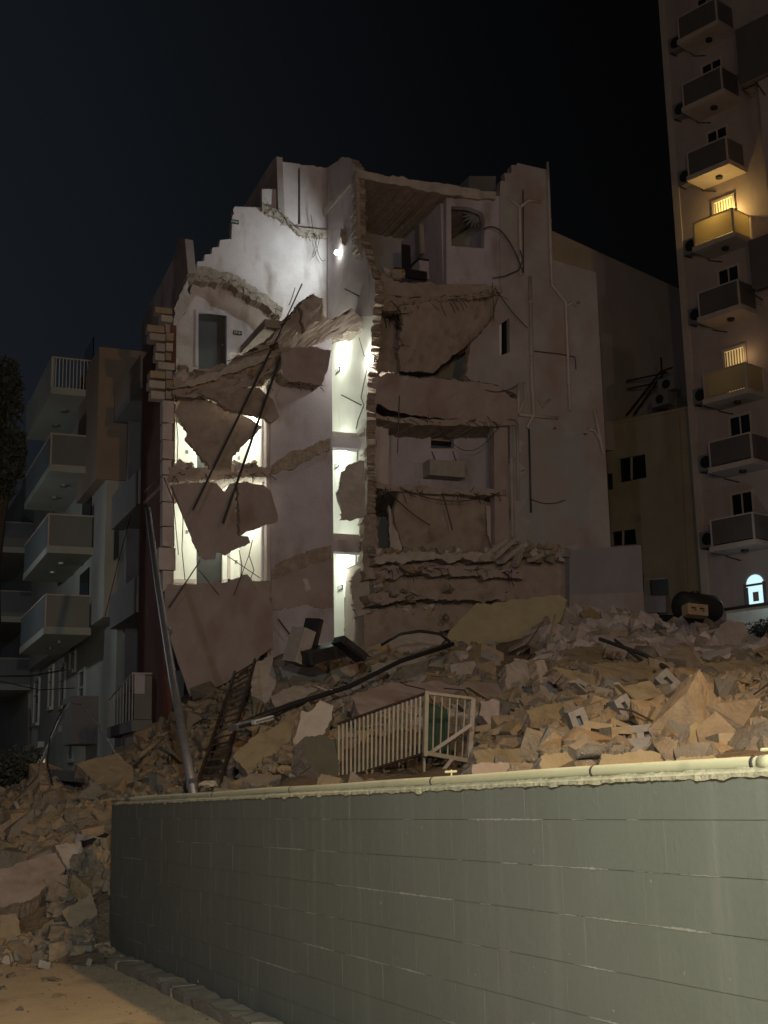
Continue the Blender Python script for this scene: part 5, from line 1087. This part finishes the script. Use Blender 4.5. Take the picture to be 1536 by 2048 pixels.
PBL = [chipped(400 + s, ((.5, .27, .29), (.5, .5, .3), (.5, .3, .14), (.5, .36, .34))[s % 4], crest_m, 'stone_block') for s in range(6)]
SHD = [rock_mesh(200 + s, (.55, .42, .09), 10, rubble_m, .7, 'slab_shard') for s in range(5)]
rng = random.Random(12)
NOGO += [([(670, 1440), (853, 1380), (950, 1392), (945, 1565), (670, 1575)], 21.5), ([(395, 1560), (465, 1345), (515, 1320), (445, 1560)], 26), ([(370, 1590), (340, 1400), (360, 1400), (400, 1590)], 23),
         ([(575, 1250), (730, 1280), (730, 1320), (575, 1330)], 29.5), ([(585, 1520), (650, 1530), (650, 1575), (585, 1575)], 20.6), ([(480, 1440), (700, 1360), (905, 1280), (905, 1296), (700, 1382), (480, 1460)], 27), ([(30, 1790), (100, 1790), (100, 1870), (30, 1870)], 20.6), ([(185, 1780), (222, 1780), (222, 1890), (185, 1890)], 21)]
def inside(px, py, poly):
    c = False; n = len(poly); j = n - 1
    for i in range(n):
        a, b = poly[i], poly[j]
        if (a[1] > py) != (b[1] > py) and px < (b[0] - a[0]) * (py - a[1]) / (b[1] - a[1]) + a[0]: c = not c
        j = i
    return c
def blocked(p, s=0):
    sx, sy, d = screen(p); r = s * F / d * .35
    for poly, dd in NOGO:
        if d > dd + 1.5 and not s: continue
        if d > dd + 2: continue
        for ox, oy in ((0, 0), (0, -r), (r, 0), (-r, 0)):
            if inside(sx + ox, sy + oy, poly): return True
    return False
def zone(u, d, x, y):
    if u < 240: return 'left'
    if u < 640: return 'ladder'
    if u < 960: return 'railing'
    if d > 29: return 'crest'
    if d < 19: return 'front'
    return 'middle'
ZL = {'left': 'in the spill at the left end of the wall', 'ladder': 'on the dark slope around the ladder', 'railing': 'on the heap behind the railing', 'crest': 'on the pale crest at the upper right of the heap', 'front': 'in the front of the heap just behind the pipe', 'middle': 'on the brown slope in the middle right of the heap'}
cand = []
def sample():
    r = rng.random()
    if r < .17: u = rng.uniform(-40, 240); d = rng.uniform(19.3, 29)
    elif r < .30: u = rng.uniform(230, 640); d = rng.uniform(20.5, 34)
    elif r < .48: u = rng.uniform(600, 980); d = rng.uniform(18, 34)
    elif r < .68: u = rng.uniform(1080, 1600); d = rng.uniform(28, 39)
    else: u = rng.uniform(940, 1600); d = 11 + 19 * rng.random() ** 1.2
    l = (u - 768) / F * d
    return u, d, d * math.sin(YAW) + l * math.cos(YAW), d * math.cos(YAW) - l * math.sin(YAW)
N_ALL = 16000
for _ in range(N_ALL):
    u, d, x, y = sample()
    if y < 20.6 and x < 4.75: 
        if not (x < 3.75 and y > 19.0): continue
    if y > 34.0 and 8.0 < x < 21 and u < 1130: continue
    zn = zone(u, d, x, y)
    base = {'left': .16, 'ladder': .13, 'railing': .17, 'crest': .30, 'front': .15, 'middle': .17}[zn]
    s = base * min(2.1, max(.35, rng.lognormvariate(0, .5)))
    cand.append((s / d, s, u, d, x, y, zn))
cand.sort(key=lambda c: -c[0])
groups = {}
stuff = {'rock': MB(), 'blk': MB(), 'crest': MB()}
cnt = {'rubble_stone': 0, 'stone_block': 0, 'slab_shard': 0}
def rotm(rng, big):
    return Matrix.Rotation(rng.uniform(0, 6.28), 3, 'Z') @ Matrix.Rotation(rng.gauss(0, .45), 3, 'X') @ Matrix.Rotation(rng.gauss(0, .45), 3, 'Y')
for (q, s, u, d, x, y, zn) in cand:
    r = rng.random(); kind = 'rubble_stone' if r < .34 else 'stone_block' if r < .76 else 'slab_shard'
    if zn == 'crest' and kind == 'slab_shard': kind = 'rubble_stone'
    me = rng.choice({'rubble_stone': ROCKS if zn not in ('crest', 'railing') or rng.random() < .3 else CRK, 'stone_block': PBL if zn in ('railing', 'crest') and rng.random() < .7 else BLK, 'slab_shard': SHD}[kind])
    if kind == 'stone_block' and zn != 'crest': s = rng.choice((.1, .13, .16, .2, .25, .32)) * (.85 if zn in ('left', 'ladder', 'front') else 1)
    if kind == 'slab_shard': s = rng.uniform(.15, .55) * (.6 if zn in ('front', 'ladder', 'left') else 1)
    z = heap_z(x, y) if zn != 'left' else max(heap_z(x, y), ground_z(x, y))
    hz = {'rubble_stone': .22, 'stone_block': .20, 'slab_shard': .12}[kind]
    p = Vector((x, y, z + s * hz * rng.uniform(.2, 1.3))); m = rotm(rng, s)
    if y > 19.2 and y < 20.7 and 3.7 < x < 4.5: continue
    if blocked(p, s): continue
    vis = -20 < u < 1560
    if vis and cnt[kind] < {'rubble_stone': 170, 'stone_block': 270, 'slab_shard': 170}[kind]:
        cnt[kind] += 1; o = bpy.data.objects.new(kind, me); COL.objects.link(o); o.matrix_world = Matrix.Translation(p) @ (m @ Matrix.Diagonal((s, s, s))).to_4x4()
        nm = {'rubble_stone': 'rough broken stone lying', 'stone_block': 'squared limestone block lying', 'slab_shard': 'thin broken slab shard lying'}[kind]
        sx, sy, _ = screen(p); near = min(NAMED, key=lambda q: math.hypot(q[0] - sx, q[1] - sy)); far = math.hypot(near[0] - sx, near[1] - sy)
        size = 'small ' if s / d < .0075 else 'large ' if s / d > .0125 else ''
        side = ('left of' if sx < near[0] - 12 else 'right of' if sx > near[0] + 12 else 'above' if sy < near[1] else 'below')
        if far < 150:
            lab = '%s%s %s the %s' % (size, nm.replace(' lying', ''), side, near[2]); lab = ' '.join(lab.split()[:16])
            tag(o, lab, {'rubble_stone': 'stone', 'stone_block': 'block', 'slab_shard': 'shard'}[kind], lab)
        else: tag(o, nm + ' ' + ZL[zn], {'rubble_stone': 'stone', 'stone_block': 'block', 'slab_shard': 'shard'}[kind], nm.replace(' lying', 's') + ' ' + ZL[zn])
    else:
        b = len(stuff['rock'].v); st = stuff['blk' if kind == 'stone_block' else 'rock']
        if me in CRK or me in PBL: st = stuff['crest']
        st.add([p + m @ (v.co * s) for v in me.vertices], [tuple(f.vertices) for f in me.polygons])
# finest gravel and crumbs
for _ in range(19000):
    u, d, x, y = sample()
    if y < 20.6 and x < 4.7:
        if not (x < 3.9 and y > 18.0): continue
    if y > 34.2 and u < 1130: continue
    s = .10 * rng.lognormvariate(0, .5) * (1 + d / 40)
    z = heap_z(x, y); gz = ground_z(x, y)
    if x < 4 and y < 21: z = max(z, gz)
    m = rotm(rng, s); me = rng.choice(ROCKS); p = Vector((x, y, z + s * .15))
    if blocked(p): continue
    st = stuff['crest'] if zone(u, d, x, y) == 'crest' and rng.random() < .75 else stuff['rock']
    st.add([p + m @ (v.co * s) for v in me.vertices], [tuple(f.vertices) for f in me.polygons])
for _ in range(750):                                                # grit on the road near the spill and along the kerb
    if rng.random() < .5: x = rng.uniform(-2, 3.6); y = 19.4 - 4.5 * rng.random() ** 2.2
    else: x = 3.62 - abs(rng.gauss(0, .35)); y = rng.uniform(11, 19.5)
    s = rng.uniform(.006, .03); m = rotm(rng, s); me = rng.choice(ROCKS); p = Vector((x, y, ground_z(x, y) + s * .12))
    stuff['rock'].add([p + m @ (v.co * s) for v in me.vertices], [tuple(f.vertices) for f in me.polygons])
tag(stuff['crest'].build('pale_crest_rubble', crest_m, None, fixn=False), 'pale mauve rubble covering the crest at the upper right', 'rubble', kind='stuff')
tag(stuff['rock'].build('loose_rubble', rubble_m, None, fixn=False), 'countless small broken stones covering the heap', 'rubble', kind='stuff')
tag(stuff['blk'].build('loose_block_rubble', block_m, None, fixn=False), 'small limestone block fragments spread over the heap', 'rubble', kind='stuff')
# litter on the road
for i in range(46):
    x = rng.uniform(-1.5, 3.9); y = 14.5 + 5.2 * rng.random() ** .6; s = rng.uniform(.02, .10); me = rng.choice(ROCKS)
    o = place(me, 'road_stone', (x, y, ground_z(x, y) + (.115 if x > 3.6 else 0) + s * .12), (rng.uniform(-.3, .3), rng.uniform(-.3, .3), rng.uniform(0, 6)), s, 'small stone chip lying on the dusty road before the spill', 'stone', 'stone chips on the road')
for i in range(14):
    x = rng.uniform(-1.2, 3.2); y = rng.uniform(15.5, 19.3)
    place(rng.choice(SHD), 'flat_shard', (x, y, ground_z(x, y) + .012), (rng.uniform(-.08, .08), rng.uniform(-.08, .08), rng.uniform(0, 6)), rng.uniform(.08, .26), 'thin flat shard lying on the dusty road', 'shard', 'flat shards on the road')
o = place(HM[1], 'broken_tile', hit(412, 1960, PZ(.15)), (.3, .2, .5), .45, 'small broken pale tile on the kerb under the wall', 'tile')

# ------------------------------------------------------------------ railing, ladder, poles, junk
RL = thing('metal_railing', at(850, 1530, 19), 'pale metal stair railing with upright bars standing in the rubble', 'railing')
pa, pb, pc = (676, 1448), (853, 1386), (945, 1397); qa, qb, qc = (676, 1560), (850, 1506), (938, 1522)
D1, D2 = 20.0, 19.0
def P(p, d): return at(p[0], p[1], d)
A0, A1, B0, B1, C0, C1 = P(pa, D1), P(qa, D1), P(pb, D2), P(qb, D2), P(pc, 19.6), P(qc, 19.6)
mb = MB(); mb.bar(A0, B0, .05, .03); mb.build('top_rail', rust_m, RL); mb = MB(); mb.bar(A1, B1, .05, .03); mb.build('bottom_rail', rust_m, RL)
mb = MB(); mb.bar(B0, C0, .05, .04); mb.build('top_rail', rail_paint, RL); mb = MB(); mb.bar(B1, C1, .06, .06); mb.build('bottom_rail', rail_paint, RL)
for k in range(21):
    t = (k + .15) / 20.5; mb = MB(); mb.bar(A0.lerp(B0, t), A1.lerp(B1, t), .027, .014, up=(0, 1, 0)); mb.build('bar', rail_paint, RL)
for k in range(1, 6): t = k / 6; mb = MB(); mb.bar(B0.lerp(C0, t), B1.lerp(C1, t), .018, .016, up=(0, 1, 0)); mb.build('bar', rail_paint, RL)
mb = MB(); mb.bar(B0 + ZV * .03, B1 - ZV * .04, .055, .055, up=(0, 1, 0)); mb.build('post', rail_paint, RL); mb = MB(); mb.bar(C0, P((936, 1562), 19.6), .07, .07, up=(0, 1, 0)); mb.build('post', concrete_pale, RL)
mb = MB(); mb.bar(P((862, 1505), 19.2), P((945, 1448), 19.2), .05); mb.build('brace', concrete_pale, RL); mb = MB(); mb.bar(P((905, 1518), 19.2), P((872, 1560), 19.2), .05); mb.bar(P((938, 1540), 19.3), P((890, 1562), 19.3), .06); mb.build('brace', concrete_pale, RL)
mb = MB(); mb.bar(P((848, 1506), 19.1), P((848, 1562), 19.1), .03, up=(0, 1, 0)); mb.build('post', rail_paint, RL)
gbm = slab('green_board', [(845, 1402), (895, 1418), (900, 1512), (846, 1502)], TP(870, 1460, 19.9, 5, 0), (.02, .04, 0), green_board); tag(gbm, 'dark green board standing behind the railing corner', 'board')
SB = thing('fallen_sign', at(750, 1565, 20), 'dark fallen shop sign with pale lettering under the railing', 'sign')
pl = TP(770, 1560, 19.6, 8, 12)
slab('panel', [(690, 1572), (700, 1556), (850, 1512), (852, 1570)], pl, -pl[1] * .05, rust_m, SB)
fc = bpy.data.curves.new('lettering', 'FONT'); fc.body = 'ICE A'; fc.size = .30; fc.extrude = .004
fo = bpy.data.objects.new('tmp', fc); COL.objects.link(fo); bpy.context.view_layer.update()
me = bpy.data.meshes.new_from_object(fo.evaluated_get(bpy.context.evaluated_depsgraph_get())); bpy.data.objects.remove(fo)
me.materials.clear(); me.materials.append(rubble_m)
lt = bpy.data.objects.new('lettering', me); COL.objects.link(lt); lt.parent = SB
ez = pl[1]; ex = (hit(800, 1548, pl) - hit(730, 1568, pl)).normalized(); ey = ez.cross(ex)
mw = Matrix((ex, ey, ez)).transposed().to_4x4(); mw.translation = hit(736, 1569, pl) + ez * .012 - WO[SB.name]; lt.matrix_local = mw

LD = thing('ladder', at(430, 1560, 24), 'dark metal ladder leaning up the slope left of the rubble', 'ladder')
L0, L1, R0, R1 = at(398, 1560, 22.5), at(470, 1345, 29.5), at(442, 1560, 22.5), at(510, 1320, 29.5)
for a, b in ((L0, L1), (R0, R1)): mb = MB(); mb.bar(a, b, .05, .08); mb.build('stile', rust_m, LD)
for k in range(17): t = (k + .5) / 17; mb = MB(); mb.bar(L0.lerp(L1, t), R0.lerp(R1, t), .03, .03); mb.build('rung', rust_m, LD)
t = thing('leaning_pole', at(388, 1592, 22), 'long galvanised pole leaning against the torn left edge of the ruin', 'pole')
pa_, pb_ = at(388, 1592, 22.0), at(296, 1018, 33.0)
mb = MB(); mb.tube([pa_, pa_.lerp(pb_, .3) + Vector((-.05, 0, 0)), pa_.lerp(pb_, .65) + Vector((-.05, 0, .02)), pb_], [.082, .08, .075, .07], 12); mb.build('shaft', steel_m, t, True)
mb = MB(); mb.tube([pa_.lerp(pb_, .47), pa_.lerp(pb_, .475)], .1, 12); mb.tube([pa_.lerp(pb_, .02), pa_.lerp(pb_, .03)], .1, 12); mb.build('collar', steel_m, t)
for nm, pts2, r, lab in (('bent_pole', [(42, 1618, 27), (85, 1520, 28.5), (120, 1440, 30), (140, 1405, 30.5), (165, 1408, 30), (200, 1455, 29), (250, 1545, 27), (275, 1580, 26)], .03, 'thin bent pole arching over the left heap'),
                         ('bent_pole', [(112, 1620, 26), (108, 1580, 26.5), (95, 1530, 27), (100, 1470, 28), (130, 1410, 29)], .02, 'thin dark rod bent upright over the left heap'),
                         ('power_cable', [(0, 1352, 30), (60, 1352, 34), (130, 1340, 38)], .02, 'dark overhead cable crossing to the grey block'),
                         ('power_cable', [(0, 1362, 30), (80, 1380, 34), (150, 1376, 38)], .012, 'lower thin cable crossing to the grey block'),
                         ('power_cable', [(210, 1232, 34), (235, 1130, 35), (262, 1030, 36)], .012, 'thin cable hanging slanted before the dark balconies'),
                         ('wood_prop', [(268, 1520, 27), (300, 1496, 27.5), (325, 1475, 28)], .05, 'pale timber prop leaning below the terrace'),
                         ('steel_rod', [(318, 1495, 27), (345, 1512, 26.5), (372, 1540, 26)], .03, 'dark rod lying on the left slope below the terrace'),
                         ('long_beam', [(480, 1450, 24.5), (580, 1410, 25.5), (700, 1372, 27), (800, 1322, 28.5), (905, 1288, 30.5)], .055, 'long dark steel beam lying across the heap up to the olive slab'),
                         ('bent_cable', [(762, 1290, 30), (800, 1268, 30), (840, 1262, 30.2), (880, 1268, 30.5), (900, 1284, 30.5)], .035, 'dark cable arching over the slab left of the olive slab'),
                         ('long_rod', [(1200, 1278, 27), (1290, 1310, 25), (1360, 1352, 22)], .04, 'long thin rod sloping down the right heap'),
                         ('long_rod', [(1230, 1280, 27), (1300, 1335, 24), (1340, 1375, 21)], .03, 'second thin rod beside the long one on the right heap'),
                         ('timber_stick', [(545, 1545, 21.5), (562, 1510, 21.8)], .03, 'short pale stick standing by the slotted beam'),
                         ('timber_stick', [(105, 1935, 19.6), (165, 1855, 20.4)], .02, 'thin pale stick lying in the left spill'),
                         ('timber_stick', [(181, 1918, 19.8), (190, 1860, 20.3)], .035, 'short timber leaning by the foot of the wall end'),
                         ('timber_stick', [(92, 1820, 20.5), (135, 1740, 21)], .025, 'dark rod standing in the left spill')):
    mb = MB(); mb.tube([at(*p) for p in pts2], r, 8); dk = nm in ('power_cable', 'long_beam', 'steel_rod', 'bent_cable') or 'dark' in lab
    tag(mb.build(nm, dark_m if dk else (block_m if 'timber' in lab or 'stick' in lab else rust_m if nm == 'long_rod' else steel_m), None, True), lab, nm.split('_')[-1])
# corrugated sheet, notice, crumpled appliance, tarpaulin, grilles
def junk(name, px, py, d, size, rot, mat, label, cat, inner=None, im=None):
    c = at(px, py, d); t = thing(name, c, label, cat); ax = [Matrix.Rotation(R(rot[2]), 3, 'Z') @ Matrix.Rotation(R(rot[0]), 3, 'X') @ Matrix.Rotation(R(rot[1]), 3, 'Y') @ Vector(v) for v in ((1, 0, 0), (0, 1, 0), (0, 0, 1))]
    mb = MB(); mb.obox(c, ax, [s / 2 for s in size]); mb.build('casing', mat, t)
    if inner:
        for k, (ox, oz, w, h) in enumerate(inner):
            mb = MB(); mb.obox(c + ax[0] * ox - ax[1] * (size[1] / 2 + .012) + ax[2] * oz, ax, (w / 2, .012, h / 2)); mb.build('panel', im or dark_m, t)
    return t
junk('broken_appliance', 598, 1292, 28.5, (.32, .45, .75), (10, 14, 20), grey_block, 'grey appliance case tipped against the foot of the core wall', 'appliance', [(0, .1, .24, .42), (0, -.25, .2, .1)], plaster_grey)
junk('cupboard_door', 618, 1285, 28.9, (.12, .45, 1.05), (8, 12, 25), dark_m, 'dark board standing beside the grey appliance', 'board', [(0, 0, .06, .9)], rust_m)
junk('sofa_wreck', 650, 1305, 28.5, (1.1, .6, .28), (10, -14, 10), dark_m, 'black crumpled furniture below the lit shaft', 'furniture', [(-.2, 0, .5, .2), (.3, 0, .3, .18)], black_m)
junk('sofa_wreck', 700, 1298, 28.3, (.7, .4, .16), (0, 32, 10), black_m, 'black plank like wreckage right below the shaft', 'furniture', [(0, 0, .5, .1)], dark_m)
junk('light_fitting', 525, 1440, 23.5, (.42, .1, .07), (0, -14, 20), white_paint, 'white tube fitting on the dark beam', 'light fitting', [(0, 0, .38, .03)], steel_m)
junk('light_fitting', 487, 1450, 23.6, (.5, .25, .1), (0, -14, 20), steel_m, 'grey metal fitting left of the white tube', 'light fitting', [(0, 0, .4, .05)], dark_m)
junk('window_grille', 192, 1695, 21.8, (.45, .06, .34), (20, -18, 20), dark_m, 'dark square grille frame in the left spill', 'grille', [(-.1, 0, .14, .24), (.1, 0, .14, .24)], black_m)
junk('glass_panel', 212, 1812, 20.9, (.42, .05, .55), (10, -8, 15), steel_m, 'bluish metal panel behind the end of the wall', 'panel', [(0, 0, .34, .46)], glass_green)
junk('stone_cube', 207, 1866, 20.6, (.30, .30, .27), (4, 2, 12), block_m, 'pale square stone block at the foot of the wall end', 'block', [(0, 0, .22, .2)], block_m)
junk('timber_plank', 62, 1886, 20.0, (.75, .25, .11), (10, 14, -5), block_m, 'pale plank like stone lying at the left foot of the spill', 'plank', [(0, 0, .6, .05)], concrete_pale)
junk('notice_board', 83, 1568, 28, (.14, .03, .55), (0, -2, 10), pink_m, 'narrow white and pink notice hanging in the left street', 'notice', [(0, .1, .1, .12), (0, -.12, .09, .12)], sign_white)
junk('dark_crate', 82, 1622, 27, (.7, .5, .36), (0, 2, 5), rust_m, 'dark flat box standing on the left heap', 'crate', [(0, 0, .6, .28)], brown_wall)
gr = thing('broken_grille', at(60, 1830, 20.6), 'black iron grille with slanted bars lying in the left spill', 'grille'); c = at(62, 1834, 20.6); ex = Vector((.85, .3, .35)).normalized(); ey = Vector((-.35, .4, .8)).normalized()
for k in range(6): mb = MB(); mb.bar(c + ex * (-.22 + .085 * k) - ey * .13, c + ex * (-.22 + .085 * k) + ey * .13, .03); mb.build('bar', dark_m, gr)
mb = MB(); mb.bar(c - ex * .3 - ey * .14, c + ex * .35 - ey * .14, .035); mb.bar(c - ex * .3 + ey * .14, c + ex * .3 + ey * .14, .035); mb.bar(c - ex * .3 - ey * .14, c - ex * .3 + ey * .14, .035); mb.build('frame', dark_m, gr)
for k in (-.24, .05): mb = MB(); mb.bar(c + ex * k + ey * .14, c + ex * (k + .06) + ey * .42, .035); mb.build('leg', rust_m, gr)
cs = thing('corrugated_sheet', at(130, 1545, 27.5), 'dark corrugated sheet hanging over the left heap', 'sheet'); V = []; Fc = []
o0 = at(98, 1538, 28); ux = (at(158, 1542, 27.2) - o0) / 20; uy = (at(112, 1560, 26.8) - o0)
for k in range(21):
    off = Vector((0, 0, .02 * (1 if k % 2 else -1))); V += [o0 + ux * k + off, o0 + ux * k + uy + off]
for k in range(20): Fc.append((2 * k, 2 * k + 1, 2 * k + 3, 2 * k + 2))
mo = mesh_obj('sheet', V, Fc, dim_wall, cs); sm = mo.modifiers.new('thick', 'SOLIDIFY'); sm.thickness = .006
def crumple(name, px, py, d, size, mat, seed, label, cat):
    mb = MB(); mb.sphere((0, 0, 0), 1, 16); r = random.Random(seed); c = at(px, py, d); V = []
    for v in mb.v:
        k = 1 + .55 * noise.noise(v * 2.3 + Vector((seed, 0, 0))) + .3 * noise.noise(v * 5 + Vector((0, seed, 0))); V.append(c + Vector((v.x * size[0] * k, v.y * size[1] * k, v.z * size[2] * k)))
    return tag(mesh_obj(name, V, mb.f, mat), label, cat)
crumple('blue_bag', 612, 1548, 20.5, (.085, .08, .19), blue_m, 3, 'crumpled blue plastic sheet by the railing foot', 'bag')
crumple('cloth_bundle', 600, 1560, 20.4, (.16, .1, .13), cloth_m, 8, 'pale torn cloth bundle beside the blue sheet', 'cloth')
crumple('cloth_bundle', 632, 1566, 20.3, (.12, .1, .09), cloth_m, 14, 'small pale cloth scrap right of the blue sheet', 'cloth')
crumple('cloth_bundle', 418, 1568, 22, (.16, .08, .05), cloth_m, 11, 'white twisted cloth at the foot of the ladder', 'cloth')
crumple('burlap_heap', 70, 1905, 19.8, (.14, .1, .09), cloth_m, 17, 'crumpled pale cloth at the left foot of the spill', 'cloth')

# stones resting on the crushed floors and on the torn ledges
for (x0, x1, y0, y1, yy, n, lab) in ((740, 1010, 1100, 1116, 34.35, 46, 'stone lying along the top of the crushed floors'), (1020, 1130, 1085, 1120, 34.2, 30, 'stone in the small pile at the foot of the standing wall'), (745, 800, 545, 562, YR + .1, 12, 'stone on the torn edge of the top floor room'), (350, 545, 738, 765, YP - .1, 22, 'stone on the torn slab above the lit rooms'), (345, 535, 928, 936, YP + .1, 14, 'stone on the floor edge of the lit rooms'), (740, 900, 1135, 1235, 33.9, 34, 'stone caught between the crushed floors')):
    for _ in range(n):
        x = rng.uniform(x0, x1); y = rng.uniform(y0, y1) - (20 * (545 - x) / 545 if yy == YP - .1 else 0); s = rng.uniform(.12, .42); me = rng.choice(ROCKS + BLK + CRK)
        place(me, 'ledge_stone', hit(x, y, PY(yy)), (rng.uniform(-.5, .5), rng.uniform(-.5, .5), rng.uniform(0, 6)), s, lab, 'stone', lab)

for i in range(26):
    x = rng.uniform(-2.0, 3.5); y = 19.6 - 1.6 * rng.random() ** 1.6; s = rng.uniform(.07, .24)
    place(rng.choice(ROCKS + BLK), 'toe_stone', (x, y, ground_z(x, y) + s * .2), (rng.uniform(-.4, .4), rng.uniform(-.4, .4), rng.uniform(0, 6)), s, 'stone rolled out onto the road at the toe of the spill', 'stone', 'stones at the toe of the spill')
# rods, laths and planks poking out of the heap
for i in range(64):
    u = rng.uniform(240, 1530) if i > 14 else rng.uniform(0, 220); y = rng.uniform(1310, 1500) if i > 14 else rng.uniform(1640, 1880)
    if i <= 14: hd = 20.3 + (1880 - y) / 45
    else: hd = heap_depth(u, y)
    if not hd: continue
    near = min(NAMED, key=lambda q: math.hypot(q[0] - u, q[1] - y)); L = rng.uniform(.25, 1.1); a = at(u, y, hd - .1); kind = i % 3
    d = Vector((rng.uniform(-1, 1), rng.uniform(-.6, .6), rng.uniform(-.15, .45))).normalized() * L
    nm = ('steel_rod', 'wood_lath', 'rebar_bundle')[kind]; lab = ' '.join(('%s poking out %s the %s' % (('thin bent steel rod', 'broken wooden lath', 'twisted rusty reinforcement')[kind], 'left of' if u < near[0] else 'right of', near[2])).split()[:16])
    mb = MB()
    if kind == 1: mb.bar(a - d * .3, a + d, rng.uniform(.05, .12), .03)
    else:
        b_ = Vector((rng.uniform(-.2, .2), rng.uniform(-.2, .2), rng.uniform(0, .25))) * L
        mb.tube([a - d * .4, a + b_ * .4, a + d * .5 + b_, a + d + b_ * .2], .012, 5)
    tag(mb.build(nm, (rust_m, rng.choice((concrete_olive, concrete_pale)), rust_m)[kind]), lab, ('rod', 'lath', 'rod')[kind], lab)
